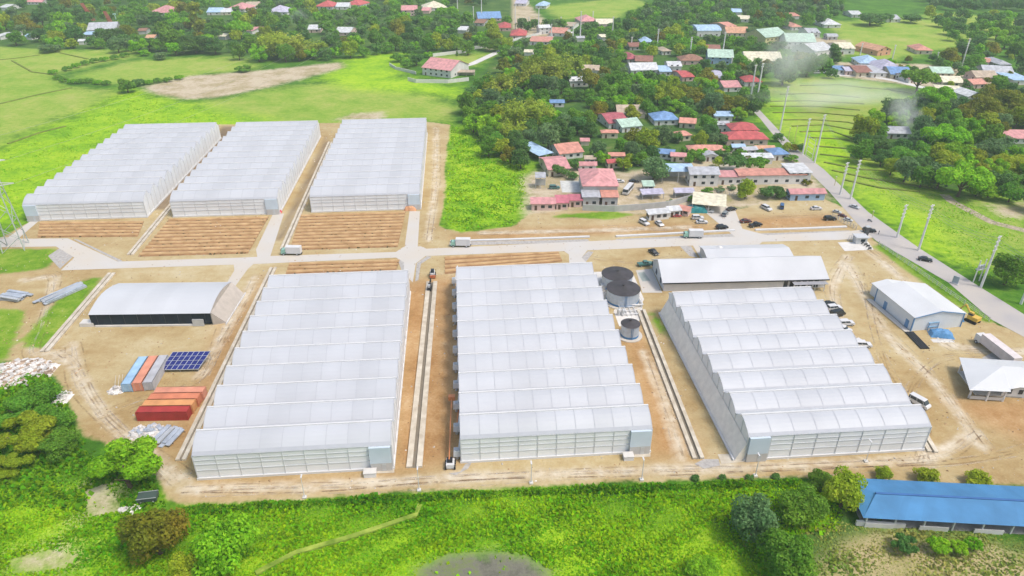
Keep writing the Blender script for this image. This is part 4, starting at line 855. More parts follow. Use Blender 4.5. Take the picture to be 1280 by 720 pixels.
V(774, 228, 'sedan', 'white', 0, 'white car just right of the big salmon-pink warehouse')
V(785, 240, 'bus', 'white', 245, 'white bus parked in the grey yard', scale=1.0)
for x, y, yw, lb in ((1046, 266, -35, 'first'), (1053, 271, -40, 'second'), (1060, 276, -40, 'third')):
    V(x, y, 'sedan', 'darkred' if lb == 'second' else 'silver', yw, lb+' small car from the top in the roadside line by the car park', scale=.75)
V(1021, 92, 'van', 'white', 0, 'white van at the left corner of the smoky paddies', scale=.9); V(1033, 92, 'sedan', 'white', 0, 'white car at the left corner of the smoky paddies')
def truck(x, y, yaw, cabc, boxc, label, L_=5.2, cat='truck', h=2.4):
    t = empty('box_truck', P(x, y), R(yaw), label, cat)
    MB().ext([(L_/2-.1, .6), (L_/2+1.5, .6), (L_/2+1.55, 1.4), (L_/2+1.2, 2.2), (L_/2-.1, 2.25)], 'y', -.95, .95).build('cab', cabc, t)
    MB().box(L_/2+1.33, 0, 1.5, .3, 1.7, .6).build('windscreen', glass, t)
    MB().box(-.3, 0, .8, L_, 2.1, h).build('cargo_box', boxc, t); MB().box(0, 0, .5, L_+1, .9, .3).build('chassis', dark, t)
    for sx in (-L_*.3, L_/2+.6):
        for sy in (-1, 1): link('wheel', wheel_mesh(.45, .3), t, (sx, sy*.9, .45))
    return t
mint = paint('mint_green', (.25, .45, .36))
truck(367, 318, 178, mint, white_p, 'white box truck with a green cab on the main road by the back row')
truck(868, 297, 178, mint, white_p, 'white box truck with a green cab below the white kerb wall')
truck(578, 308, 178, mint, white_p, 'white box truck with a green cab near the road crossing')
# semi-trailer
A, B = P(1231, 434), P(1263, 459); yw = math.atan2((B-A).y, (B-A).x)
t = empty('semi_trailer', (A+B)/2, yw, 'long pale pink-white semi-trailer parked behind the porch office', 'trailer')
MB().box(0, 0, 1.1, 12, 2.5, 2.7, 0, 0, .99).build('cargo_box', mat('trailer_pinkish', (.62, .56, .55), .5), t); MB().box(1, 1.27, 1.6, 7, .04, 1.2).build('side_panel', mat('trailer_grey', (.35, .38, .40), .6), t); MB().box(0, 0, .7, 11, 1, .4).build('chassis', dark, t)
MB().box(-7, 0, .6, 1.9, 2.3, 2.2).build('tractor_cab', white_p, t); MB().box(-7.96, 0, 1.6, .06, 2, .9).build('windscreen', glass, t)
for sx in (-7, 3.6, 4.9):
    for sy in (-1, 1): link('wheel', wheel_mesh(.5, .35), t, (sx, sy*1.05, .5))
# excavator
yl = paint('excavator_yellow', (.62, .40, .06)); t = empty('excavator', P(1215, 402), R(120), 'yellow excavator with folded arm beside the white workshop', 'excavator')
for s in (-1, 1): MB().ext([(-1.7, .2), (-1.4, 0), (1.4, 0), (1.7, .2), (1.7, .6), (1.4, .8), (-1.4, .8), (-1.7, .6)], 'y', s*1.1-.25, s*1.1+.25).build('track', dark, t)
MB().box(-.2, 0, .9, 3, 2.3, 1.1).build('house', yl, t); cb = MB().box(.6, .6, 2, 1.3, 1.0, 1.2, 0, 0, .85).build('cab', yl, t); MB().box(.6, .6, 2.2, 1.34, 1.04, .6, 0, 0, .95).build('window', glass, cb)
MB().tube((1, -.4, 1.6), (3.2, -.4, 4.2), .3, 6, .25).build('boom', yl, t); MB().tube((3.2, -.4, 4.2), (4.6, -.4, 2.0), .24, 6, .2).build('arm', yl, t); MB().ext([(4.3, .9), (5.2, 1.1), (4.9, 2.1), (4.3, 2.0)], 'y', -.9, .1).build('bucket', dark, t)
t = empty('tractor_loader', P(541, 345), R(95), 'small white loader on the dirt corner below the road crossing', 'loader')
MB().box(0, 0, .7, 2.6, 1.5, .9).build('body', white_p, t); MB().box(-.3, 0, 1.6, 1.2, 1.2, 1.1, 0, 0, .9).build('cab', glass, t); MB().box(-1.9, 0, .3, .5, 1.9, .9).build('bucket', paint('orange_red', (.45, .13, .05)), t)
for sx in (-1, 1):
    for sy in (-1, 1): link('wheel', wheel_mesh(.55, .35), t, (sx*.9, sy*.85, .55))
t = empty('drain_digger', P(537, 362), R(90), 'narrow black machine working inside the central drain', 'digger')
MB().box(0, 0, .6, 3.2, 1.0, .9).build('body', dark, t); MB().tube((1.4, 0, 1.2), (3.6, 0, 2.2), .2).tube((3.6, 0, 2.2), (4.4, 0, .5), .16).build('arm', dark, t); MB().box(-1, 0, 1.5, .9, .8, .8).build('cab', galv, t)
for sy in (-1, 1): MB().box(0, sy*.5, .05, 2.6, .3, .6).build('track', tyre, t)
t = empty('boom_lift', P(562, 583), R(92), 'orange boom lift with white base at the foot of the central greenhouse', 'boom lift')
orange = paint('lift_orange', (.60, .22, .08))
MB().box(0, -.2, .4, 2.2, 1.8, 1.0).build('base', white_p, t); MB().box(.2, -.1, 1.4, 1.2, 1.2, .7).build('turntable', dark, t)
MB().tube((0, 0, 2.0), (14, .2, 2.8), .17, 4).build('boom', orange, t); MB().tube((14, .2, 2.8), (21, .3, 2.3), .13, 4).build('jib', orange, t); MB().box(21.6, .3, 1.6, 1.1, 1.6, 1.1).build('basket', orange, t)
for sx in (-.8, .8):
    for sy in (-1, 1): link('wheel', wheel_mesh(.5, .35), t, (sx, sy*1.0-.2, .5))
t = empty('supply_pipe', P(567, 540), R(92), 'long thin orange supply pipe beside the fan boxes of the central greenhouse', 'pipe')
MB().tube((0, -.6, .5), (72, -3.6, .5), .17, 6).build('pipe', orange, t)
for k in range(9): MB().box(2+k*8.4, -.7-k*.35, 0, .2, .5, .45).build('support', galv, t)
# motorcycles at the gate
def moto(x, y, yaw, col, label, group=None):
    t = empty('motorcycle', P(x, y), R(yaw), label, 'motorcycle', group); pm = paint(*col)
    for sx in (-.62, .62): link('wheel', wheel_mesh(.3, .12), t, (sx, 0, .3))
    MB().ext([(-.75, .55), (-.3, .4), (.35, .4), (.55, .8), (.35, .95), (-.2, .75), (-.8, .8)], 'y', -.14, .14).build('body', pm, t); MB().ext([(-.75, .8), (.05, .78), (.0, .9), (-.7, .93)], 'y', -.15, .15).build('seat', dark, t)
    MB().tube((.45, -.35, 1.05), (.45, .35, 1.05), .03).tube((.45, 0, 1.05), (.62, 0, .35), .04).build('handlebar', galv, t); return t
MC = [('black_m', (.02, .02, .025)), ('red_m', (.3, .03, .03)), ('blue_m', (.03, .08, .3)), ('grey_m', (.25, .26, .28))]
for i, (x, y) in enumerate(((1079, 305), (1082, 307), (1085, 309), (1087, 312))): moto(x, y, 20, MC[0], 'black motorcycle parked on the pale apron by the entrance booth', 'motorcycles parked by the entrance booth')
moto(1087, 277, -50, MC[3], 'motorcycle riding down the highway past the parked cars')
for i, (x, y) in enumerate(((951, 258), (953, 259), (955, 260))): moto(x, y, 70, MC[1], 'motorcycle parked at the upper edge of the orange car park', 'motorcycles by the orange car park')
# entrance booth
t = empty('guard_booth', P(1074, 303), 0, 'white guard booth at the highway entrance', 'booth'); MB().box(0, 0, 0, 4, 3, 2.5).build('wall', white_p, t); MB().box(0, 0, 2.5, 4.8, 3.8, .25, 0, 0, .97).build('roof', white_r, t); MB().box(.4, -1.52, 1, 1.6, .08, 1).build('window', glass, t); MB().box(-1.2, -1.52, 0, .9, .08, 2).build('door', galv, t)
t = empty('gate_post', P(1081, 298), 0, 'tall dark gate post beside the guard booth', 'gate post'); MB().box(0, 0, 0, 1.2, 1.2, 4.6).build('shaft', mat('dark_grey_post', (.10, .10, .11), .7), t); MB().box(0, 0, 4.6, 1.6, 1.6, .25).build('cap', galv, t)
def fence(label, a, b, n, h=1.8, m=None, name='fence'):
    A, B = P(*a), P(*b); d = B-A; L_ = d.length; t = empty(name, A, math.atan2(d.y, d.x), label, 'fence'); m = m or galv
    for k in range(n+1): MB().box(L_*k/n, 0, 0, .14, .14, h).build('post', m, t)
    for z in (.3, h*.55, h-.1): MB().box(L_/2, 0, z, L_, .06, .07).build('rail', m, t)
    pn = MB()
    for k in range(int(L_/.6)): pn.box(k*.6+.3, 0, .3, .05, .04, h-.4)
    pn.build('mesh_panel', m, t)
fence('grey steel fence along the corner of the orange car park', (1040, 272), (1070, 287), 8)
fence('grey steel gate leaves left of the guard booth', (1060, 301), (1069, 302), 3, 2.2, None, 'gate')
fence('pale steel fence along the grass strip of the highway', (1098, 306), (1236, 402), 26, 1.5)
fence('grey picket fence behind the cream canopy', (880, 240), (925, 246), 10, 1.8)
# teal tarp, blue heap, pipes
def heap(x, y, w, d, h, m, label, name, cat, n=60, seed=1, m2=None):
    rr = random.Random(seed); mb = MB()
    for _ in range(n):
        a, r_ = rr.random()*6.28, rr.random()**.6; px, py = math.cos(a)*r_*w/2, math.sin(a)*r_*d/2; s = rr.uniform(.5, 1.3)*min(w, d)*(.16 if n < 200 else .06)
        mb.box(px, py, max(0, h*(1-r_)*rr.uniform(.3, 1)-.1), s*rr.uniform(.8, 2.2), s*rr.uniform(.6, 1.4), s*rr.uniform(.2, .6), rr.random()*3.1, (1 if rr.random() < .35 else 0) if m2 else 0, rr.uniform(.4, 1))
    mb.add([(-w/2, -d/3, 0), (w/2, -d/3, 0), (w/2, d/3, 0), (-w/2, d/3, 0), (0, 0, h*.6)], [(0, 1, 4), (1, 2, 4), (2, 3, 4), (3, 0, 4)], 0)
    return tag(mb.build(name, [m, m2] if m2 else m, None, P(x, y)), label, cat)
teal_t = mat('teal_tarp', (.02, .19, .20), .5, .2, .6)
def tarp(x, y, w, d, h, m, label, rz=0):
    mb = MB(); n, k = 10, 8; rr = random.Random(x); v = []
    for j in range(k+1):
        for i in range(n+1):
            a, b_ = i/n*2-1, j/k*2-1; e_ = max(0, 1-(a*a)**1.5)*max(0, 1-(b_*b_)**1.5)
            v.append((a*w/2+rr.uniform(-.1, .1), b_*d/2+rr.uniform(-.1, .1), .02+h*e_**.6*rr.uniform(.82, 1)))
    mb.add(v, [(j*(n+1)+i, j*(n+1)+i+1, (j+1)*(n+1)+i+1, (j+1)*(n+1)+i) for j in range(k) for i in range(n)])
    return tag(mb.build('tarp', m, None, P(x, y), rz), label, 'tarp')
tarp(871, 263, 8, 6, 2.6, teal_t, 'teal tarpaulin draped over goods left of the cream canopy')
tarp(1176, 419, 6.5, 3.6, 2.0, mat('blue_tarp', (.10, .26, .48), .5, .25, .7), 'blue tarpaulin heap in front of the white workshop', -.2)
tarp(1194, 399, 4, 3, 1.6, mat('blue_tarp_dark', (.05, .20, .42), .5, .25, .7), 'small blue tarpaulin between workshop and excavator')
tarp(344, 266, 5, 3, 2.2, mat('red_tarp', (.55, .07, .09), .5, .2, .7), 'red tarpaulin at the corner of the middle back greenhouse')
tarp(513, 262, 5, 3, 1.8, mat('orange_tarp', (.58, .30, .16), .5, .2, .7), 'orange tarpaulin at the corner of the right back greenhouse')
tarp(714, 233, 9, 14, .5, mat('pale_tarp', (.58, .58, .55), .7, .15, .7), 'pale sheet spread in the yard left of the big warehouse')
heap(1178, 426, 6, 2.5, .5, white_conc, 'row of pale stones in front of the blue tarpaulin heap', 'stone_pile', 'stones', 20, 4)
t = empty('pipe_bundle', P(1146, 426), yw-.1, 'bundle of dark pipes lying on the yard by the workshop', 'pipes')
for k in range(5): MB().tube((-4.2, k*.5-1, .25), (4.2, k*.5-1, .25), .24, 8).build('pipe', mat('black_pipe', (.04, .04, .045), .5), t)
t = empty('frame_cart', P(1162, 410), .2, 'blue steel frame cart left of the blue tarpaulin heap', 'cart')
for a in (-1.6, 1.6):
    for b_ in (-1, 1): MB().box(a, b_, 0, .15, .15, 2.4).build('leg', blue_trim, t)
MB().box(0, 0, 1.0, 3.4, 2.2, .12).box(0, 0, 2.4, 3.4, 2.2, .1).build('deck', mat('cart_blue', (.18, .34, .50), .5), t)
# flat site bits along the front lane
for x, y, w, d, h, lb in ((464, 602, 0, 0, 0, ''),):
    pass
t = empty('utility_box', P(463, 594), GA, 'white utility box at the foot of the left front greenhouse', 'utility box'); MB().box(0, 0, 0, 2.6, 1.6, 1.2).build('body', white_p, t); MB().box(0, 0, 1.2, 2.8, 1.8, .12).build('lid', white_conc, t)
t = empty('utility_box', P(785, 573), GA, 'white utility box at the foot of the central greenhouse', 'utility box'); MB().box(0, 0, 0, 2.2, 1.6, 1.1).build('body', white_p, t); MB().box(0, 0, 1.1, 2.4, 1.8, .12).build('lid', white_conc, t)
for a in ([(470, 592), (493, 591), (493, 586), (470, 587)], [(792, 572), (813, 571), (813, 566), (794, 566)], [(897, 568), (931, 567), (936, 577), (902, 580)]): sheet('paved_slab', a, old_conc, .06)
sheet('gravel_patch', [(560, 592), (575, 590), (582, 580), (590, 578), (585, 586), (570, 594)], gravel, .05); sheet('gravel_patch', [(868, 580), (880, 574), (898, 574), (900, 582), (880, 586)], gravel, .05)
# lamp posts along the front lane
for x, y, yt, lb in ((381, 622, 597, 'first'), (524, 613, 587, 'second'), (664, 604, 580, 'third'), (802, 600, 575, 'fourth'), (944, 595, 570, 'fifth'), (1082, 577, 553, 'sixth')):
    hh = HT(x, y, yt); t = empty('lamp_post', P(x, y), GA, lb+' slim white lamp post from the left along the front dirt lane', 'lamp post', 'lamp posts along the front lane')
    MB().tube((0, 0, 0), (0, 0, hh), .1, 6, .06).build('pole', white_p, t); MB().box(0, .5, hh-.1, .3, 1.1, .12).build('lamp_head', white_p, t); MB().box(0, 0, 0, .8, .8, .35).build('footing', white_conc, t)

# ------------------------------------------------------------------ container yard
def container(fl, yaw, L_, col, label, group='shipping containers'):
    t = empty('shipping_container', P(*fl) if not isinstance(fl, Vector) else fl, yaw, label, 'container', group)
    m = mat('container_'+col, {'red': (.36, .035, .03), 'orange': (.56, .19, .10), 'amber': (.60, .28, .11), 'blue': (.30, .46, .62), 'grey': (.40, .40, .42), 'salmon': (.60, .25, .16)}[col], .55, .16, .4, spec=.4)
    b = MB(); n = int(L_/.28); z0, z1 = .18, 2.55
    pts = []
    for k in range(n):
        x = .1+k*(L_-.2)/n; q = (L_-.2)/n
        pts += [(x, 0), (x+q*.35, 0), (x+q*.5, .05), (x+q*.85, .05)]
    pts += [(L_-.1, 0)]; k = len(pts)
    for yy, sg in ((0, 1), (2.44, -1)):
        v = [(x, yy+sg*d, z) for z in (z0, z1) for x, d in pts]
        b.add(v, [(i, i+1, k+i+1, k+i) if sg > 0 else (i+1, i, k+i, k+i+1) for i in range(k-1)])
    b.build('side_wall', m, t); MB().box(L_/2, 1.22, z1, L_-.1, 2.4, .06).build('roof', m, t)
    fr = MB()
    for x in (.07, L_-.07):
        for y in (.07, 2.37): fr.box(x, y, 0, .16, .16, 2.6)
    for y in (.07, 2.37): fr.box(L_/2, y, .02, L_-.3, .14, .18).box(L_/2, y, 2.46, L_-.3, .13, .15)
    fr.build('frame', m, t)
    for s in (0, 1):
        d = MB().box(.06 if L_ else 0, .66+s*1.12, .2, .1, 1.08, 2.25).build('door', m, t); MB().box(-.01, .5+s*1.45, .3, .05, .05, 2.1).build('lock_bar', galv, d)
    MB().box(L_-.05, 1.22, .2, .08, 2.2, 2.3).build('end_wall', m, t); MB().box(L_/2, 1.22, .1, L_-.3, 2.2, .1).build('floor', dark, t)
    return t
A, B = P(172, 526.5), P(236, 525.5); yw = math.atan2((B-A).y, (B-A).x); nrm = Vector((-math.sin(yw), math.cos(yw), 0)); 
for k, (c, lb) in enumerate((('red', 'dark red shipping container at the front of the stack of four rows'), ('amber', 'amber shipping container second from the front behind the red one'), ('orange', 'orange shipping container third from the front behind the amber one'), ('salmon', 'salmon-orange shipping container at the back of the row of four'))):
    container(A+nrm*(2.52*k)+Vector((math.cos(yw), math.sin(yw), 0))*(.35*k), yw, 12.19, c, lb)
A, B = P(153, 491), P(193, 488); d = P(165, 462)-P(153, 491); yw2 = math.atan2((B-A).y, (B-A).x); e = (B-A).normalized()
for k, (c, lb) in enumerate((('blue', 'light blue shipping container at the left of the trio'), ('salmon', 'salmon shipping container in the middle of the trio'), ('grey', 'grey shipping container at the right of the trio beside the solar panels'))):
    container(A+e*(2.6*(k+1)), yw2+R(88), 12.19, c, lb)
# solar rack
q = [P(201, 466), P(249, 465), P(259, 442), P(212, 447)]; ctr = (q[0]+q[1]+q[2]+q[3])/4; yw = math.atan2((q[1]-q[0]).y, (q[1]-q[0]).x); wd = (q[1]-q[0]).length; dd = (q[3]-q[0]).length
t = empty('solar_array', q[0], yw, 'tilted rack of blue solar panels beside the container trio', 'solar panels')
pv = mat('solar_cell', (.02, .025, .16), .2, .15, .5, spec=.6)
nc, nr = 7, 4; dy = dd*.82; sk = .28
for i in range(nc):
    for j in range(nr):
        x0, x1 = (i+.05)/nc*wd, (i+.95)/nc*wd; t0, t1 = (j+.05)/nr, (j+.95)/nr
        f_ = lambda x, s_: (x+s_*sk*dy, s_*dy, 1.0+s_*1.7)
        v = [f_(x0, t0), f_(x1, t0), f_(x1, t1), f_(x0, t1)]
        MB().add(v+[(a, b_, c-.06) for a, b_, c in v], [(0, 1, 2, 3), (7, 6, 5, 4), (0, 4, 5, 1), (1, 5, 6, 2), (2, 6, 7, 3), (3, 7, 4, 0)]).build('panel', pv, t)
fr = MB()
for j in range(nr+1): fr.tube((j/nr*sk*dy, j/nr*dy, .93+j/nr*1.7), (wd+j/nr*sk*dy, j/nr*dy, .93+j/nr*1.7), .09, 4)
for i in range(nc+1): fr.tube((i/nc*wd, 0, .99), (i/nc*wd+sk*dy, dy, 2.69), .09, 4)
fr.build('frame', galv, t)
for x in (.3, wd*.5, wd-.3):
    MB().box(x, .3, 0, .15, .15, 1.0).build('leg', galv, t); MB().box(x+sk*dy, dy-.3, 0, .15, .15, 2.5).build('leg', galv, t)
rub = mat('rubble_pale', (.58, .55, .52), .95, .25, .8, isl=.25); rub2 = mat('rubble_brown', (.34, .25, .18), .95, .25, .8, isl=.3); sheetm = mat('scrap_sheet', (.42, .46, .52), .4, .2, .6, metal=.2)
heap(25, 467, 17, 13, 1.3, rub, 'spread of pale rubble at the left edge above the bushes', 'rubble_heap', 'rubble', 900, 2, rub2)
heap(70, 505, 5, 12, 1.0, rub, 'pale rubble spilling down the bank right of the bushes', 'rubble_heap', 'rubble', 320, 5, rub)
heap(184, 540, 8, 5, 1.4, rub, 'heap of white scrap and bags below the red container', 'scrap_heap', 'scrap', 110, 6, sheetm)
heap(146, 488, 4, 3.5, 1.2, rub, 'white scrap pile left of the light blue container', 'scrap_heap', 'scrap', 50, 8)
heap(164, 637, 5, 3, 1.0, rub, 'pale broken boards at the foot of the bright tree', 'scrap_heap', 'scrap', 30, 9)
def stack(x, y, yaw, n, L_, label, name='sheet_stack'):
    t = empty(name, P(x, y), yaw, label, 'metal stack'); rr = random.Random(n)
    for k in range(n):
        MB().box(rr.uniform(-.6, .6), (k % 4-1.5)*1.3+rr.uniform(-.2, .2), .1+.35*(k//4), L_*rr.uniform(.7, 1), 1.1, .25, rr.uniform(-.06, .06)).build('bundle', sheetm if k % 3 else galv, t)
    for s in (-1, 1): MB().box(s*L_*.3, 0, 0, .2, 5.5, .1).build('bearer', wood, t)
stack(78, 368, R(62), 10, 15, 'long stacks of grey sheet bundles on the dirt left of the grass strip')
stack(18, 372, R(-12), 14, 9, 'spread of grey steel tubes beside the dirt at the left edge')
stack(212, 545, R(75), 8, 7, 'grey sheet bundles right of the scrap heap below the containers')
t = empty('timber_frame', P(143, 487), .3, 'leaning timber frame left of the light blue container', 'timber'); 
for k in range(3): MB().tube((k*.8, 0, 0), (k*.8+.6, 2.5, 2.6), .09, 5).build('plank', old_conc, t)
t = empty('dump_cart', P(186, 625), R(10), 'old dark metal cart below the bright tree at the lane corner', 'cart'); MB().box(0, 0, .5, 3.8, 2, .9).build('tub', mat('cart_dark', (.06, .09, .08), .6), t); MB().box(0, 1.05, 1.35, 3.9, .1, .15).box(0, -1.05, 1.35, 3.9, .1, .15).build('rim', galv, t)
for sx in (-1, 1):
    for sy in (-1, 1): link('wheel', wheel_mesh(.4, .2), t, (sx*1.2, sy*.95, .4))

# ------------------------------------------------------------------ people by the road
def person(x, y, yaw, shirt, label):
    js = [(0, 0, .92), (0, 0, 1.2), (0, 0, 1.42), (0, .02, 1.54), (0, .03, 1.66), (.1, 0, .88), (.11, .06, .48), (.12, .14, .06), (.12, .02, .04), (-.1, 0, .88), (-.11, -.05, .48), (-.12, -.1, .06), (-.12, -.22, .04), (.2, 0, 1.38), (.26, .06, 1.1), (.27, .0, .86), (-.2, 0, 1.38), (-.26, -.04, 1.1), (-.27, -.1, .86)]
    ed = [(0, 1), (1, 2), (2, 3), (3, 4), (0, 5), (5, 6), (6, 7), (7, 8), (0, 9), (9, 10), (10, 11), (11, 12), (2, 13), (13, 14), (14, 15), (2, 16), (16, 17), (17, 18)]
    rd = [.14, .13, .14, .06, .1, .1, .065, .045, .04, .1, .065, .045, .04, .06, .045, .035, .06, .045, .035]
    me = bpy.data.meshes.new('person'); me.from_pydata(js, ed, []); me.materials.append(shirt)
    o = link('person', me, None, P(x, y), R(yaw)); sk = o.modifiers.new('skin', 'SKIN')
    for i, v in enumerate(me.skin_vertices[0].data): v.radius = (rd[i], rd[i]); v.use_root = i == 0
    o.modifiers.new('sub', 'SUBSURF').levels = 1
    return tag(o, label, 'person')
person(1098, 293, 40, mat('shirt_dark', (.05, .05, .07), .9), 'person in dark clothes standing on the highway edge opposite the entrance')
person(357, 319, 90, mat('shirt_black', (.02, .02, .025), .9), 'person in dark clothes behind the box truck on the main road')

# ------------------------------------------------------------------ power poles, pylon and cables
pole_m = mat('pole_concrete', (.70, .69, .67), .8, .1, .5); wire = mat('wire_grey', (.42, .42, .42), .6)
TOPS = {}
def pole(x, y, yt, label, arms=2, r=.2, xt=None, group=None, aw=2.2):
    h = HT(x, y, yt); t = empty('power_pole', P(x, y), R(30), label, 'power pole', group)
    MB().tube((0, 0, 0), (0, 0, h), r*1.45, 8, r).build('shaft', pole_m, t)
    for k in range(arms):
        z = h-.5-k*1.5; a = MB().box(0, 0, z, aw, .22, .24).build('cross_arm', pole_m, t)
        m = MB(); m.box(-aw/2+.1, 0, z+.16, .12, .12, .3)
        for q in (-aw/2+.1, 0, aw/2-.1): MB().box(q, 0, z+.16, .14, .14, .3).build('insulator', white_p, a)
    TOPS[(x, y)] = (t.location+Vector((0, 0, h-.4))); return t
MAIN = [((975, 163, 108), 'tall pole at the paddy corner left of the highway bend', 4), ((1018, 204, 143), 'right leg of the twin-pole frame beside the highway', 2), ((1003, 193, 148), 'left leg of the twin-pole frame beside the highway', 2), ((1050, 243, 203), 'steel pole with many arms, left of the pair by the striped paddies', 4), ((1063, 249, 200), 'taller pole, right of the pair by the striped paddies', 4),
        ((1121, 297, 256), 'left pole of the pair between highway and lime field', 4), ((1148, 313, 256), 'right pole of the pair between highway and lime field', 4), ((1226, 359, 295), 'tall pole nearest the camera beside the transformer', 4), ((1276, 380, 340), 'pole at the right edge beyond the nearest tall one', 2),
        ((937, 130, 81), 'left one of the twin poles behind the red square roof', 1), ((945, 131, 79), 'right one of the twin poles behind the red square roof', 2), ((1202, 83, 48), 'tall pole standing between the trees at upper right', 4), ((1115, 75, 56), 'pole above the street row of houses', 1), ((1075, 69, 54), 'pole left of the lone orange house', 1), ((1170, 77, 65), 'short pole left of the dark trees at upper right', 1),
        ((902, 76, 40), 'tall pole in front of the pale green hall', 1), ((862, 72, 46), 'tall pole left of the pale green hall', 3), ((821, 62, 36), 'tall pole in the middle of the upper village trees', 3), ((789, 60, 46), 'pole beside the small brown roof, upper village', 1), ((913, 88, 71), 'short pole by the dusty mauve roof', 1), ((827, 31, 22), 'far thin pole at the edge of the top wood', 1)]
for (a, lb, n) in MAIN: pole(*a, lb, n, .29 if a[1] > 150 else .34)
UPS = [(572, 13, -4), (592, 28, 8), (602, 25, -2), (644, 37, 4), (652, 37, 25), (661, 38, 21), (673, 42, 10), (686, 34, 27), (689, 48, 30), (701, 34, 21), (716, 50, 30), (725, 50, 14), (741, 25, 14), (765, 50, 21), (1061, 0, -30)]
for i, a in enumerate(UPS[:-1]): pole(*a, f'slender pale pole along the upper street, {["first","second","third","fourth","fifth","sixth","seventh","eighth","ninth","tenth","eleventh","twelfth","thirteenth","fourteenth"][i]} from the left', 1, .36, None, 'poles along the upper street', 1.8)
for a, lb in (((1043, 232, 221), 'short yellow post between highway and paddies'), ((993, 177, 158), 'right post of the small frame by the paddies'), ((985, 175, 160), 'left post of the small frame by the paddies'), ((1090, 272, 264), 'short post between highway and lime field')):
    h = HT(*a); t = empty('post', P(*a[:2]), 0, lb, 'post'); MB().tube((0, 0, 0), (0, 0, h), .14, 6).build('shaft', mat('post_yellow', (.55, .48, .25), .7), t); MB().box(0, 0, h, .4, .4, .15).build('cap', white_p, t)
for i, y_ in enumerate((1002, 1012)):
    pass
A, B = TOPS[(1018, 204)], TOPS[(1003, 193)]
t = empty('lattice_tower', (A+B)/2-Vector((0, 0, (A+B).z/2)), math.atan2((A-B).y, (A-B).x), 'white cross-braced frame between the twin poles by the highway', 'steel frame')
L_ = (A-B).length*.5
for k in range(5): MB().tube((-L_/2, 0, 1+k*2.2), (L_/2, 0, 1+k*2.2), .09).build('rung', white_p, t)
MB().tube((-L_/2, 0, 0), (-L_/2, 0, 11), .16).tube((L_/2, 0, 0), (L_/2, 0, 11), .16).build('upright', white_p, t)
t = empty('transformer', P(1220, 352), R(20), 'grey pole-mounted transformer bank beside the nearest tall pole', 'transformer')
for k in (-1, 1): MB().tube((k*1.3, 0, 0), (k*1.3, 0, 8), .18).build('leg', pole_m, t)
MB().box(0, 0, 4.6, 3.4, 1.2, .2).build('platform', galv, t)
for k in (-1, 0, 1): MB().cyl(k*1.0, 0, 4.8, .42, 1.3, 10).build('tank', galv, t)
t = empty('signboard', P(1193, 355), R(-50), 'small grey sign panel between workshop and highway', 'sign'); MB().box(0, 0, 0, 1.8, .25, 2.8).build('panel', mat('sign_grey', (.38, .42, .48), .5), t); MB().box(0, 0, 0, 2.2, .9, .4).build('footing', white_conc, t)
def cable(a, b, label, sag=1.2, off=(0, 0, 0), group=None, r=.035):
    mb = MB(); n = 14; o = Vector(off); prev = None; base = a+o
    for i in range(n+1):
        t_ = i/n; p = a.lerp(b, t_)+o-Vector((0, 0, sag*4*t_*(1-t_)))
        if prev: mb.tube(prev-base, p-base, r, 3)
        prev = p
    return tag(mb.build('power_cable', wire, None, base), label, 'cable', group)
LINE = [(975, 163), (1018, 204), (1063, 249), (1148, 313), (1226, 359)]
SP = ['at the paddy corner', 'beside the striped paddies', 'over the striped paddies', 'over the lime field by the highway']
for i in range(len(LINE)-1):
    for j, (dx, dz) in enumerate(((-1, 0), (0, -1.4), (1, -2.8))):
        cable(TOPS[LINE[i]], TOPS[LINE[i+1]], f'{["upper", "middle", "lower"][j]} power cable of the highway line {SP[i]}', 1.5, (dx*.8, dx*.5, dz))
end = TOPS[(1226, 359)]+(TOPS[(1226, 359)]-TOPS[(1148, 313)])*1.0
for j, (dx, dz) in enumerate(((-1, 0), (0, -1.4), (1, -2.8))): cable(TOPS[(1226, 359)], end, f'{["upper", "middle", "lower"][j]} power cable of the highway line running off the right edge', 1.5, (dx*.8, dx*.5, dz))
# lattice pylon cut by the left edge
b0 = P(20, 310); hh = HT(20, 310, 150)
t = empty('transmission_pylon', b0, R(20), 'grey lattice transmission pylon cut by the left edge of the photo', 'pylon'); pg = mat('pylon_grey', (.40, .44, .42), .6, .2, .5)
w0, w1 = 3.4, 1.0
def pc(k, s): a = 1-s; w = w0*a+w1*s; return Vector(((-1, 1, 1, -1)[k]*w, (-1, -1, 1, 1)[k]*w, hh*s))
for k in range(4): MB().tube(pc(k, 0), pc(k, 1), .2, 4).build('leg', pg, t)
for k in range(4):
    br = MB(); p = pc(k, 0)
    for i in range(1, 10):
        q = pc(k if i % 2 == 0 else (k+1) % 4, i/9); br.tube(p, q, .13, 3); p = q
    br.build('bracing', pg, t)
for z in (.5, .68, .86):
    a = MB(); 
    for s in (-1, 1): a.tube((0, 0, hh*z), (s*6.5, 0, hh*z+.6), .2, 4).tube((0, 0, hh*z+1.6), (s*6.5, 0, hh*z+.6), .15, 4)
    a.build('cross_arm', white_p, t)
Tp = b0+Vector((0, 0, 0))
for j, z in enumerate((.5, .68, .86)):
    c, n_ = math.cos(R(20)), math.sin(R(20)); e_ = b0+Vector((6.5*c, 6.5*n_, hh*z+.4))
    cable(e_, e_+Vector((60, 420, 0)), f'{["lowest", "middle", "highest"][j]} transmission cable running from the pylon over the lime field', 9, (0, 0, 0), None, .04)

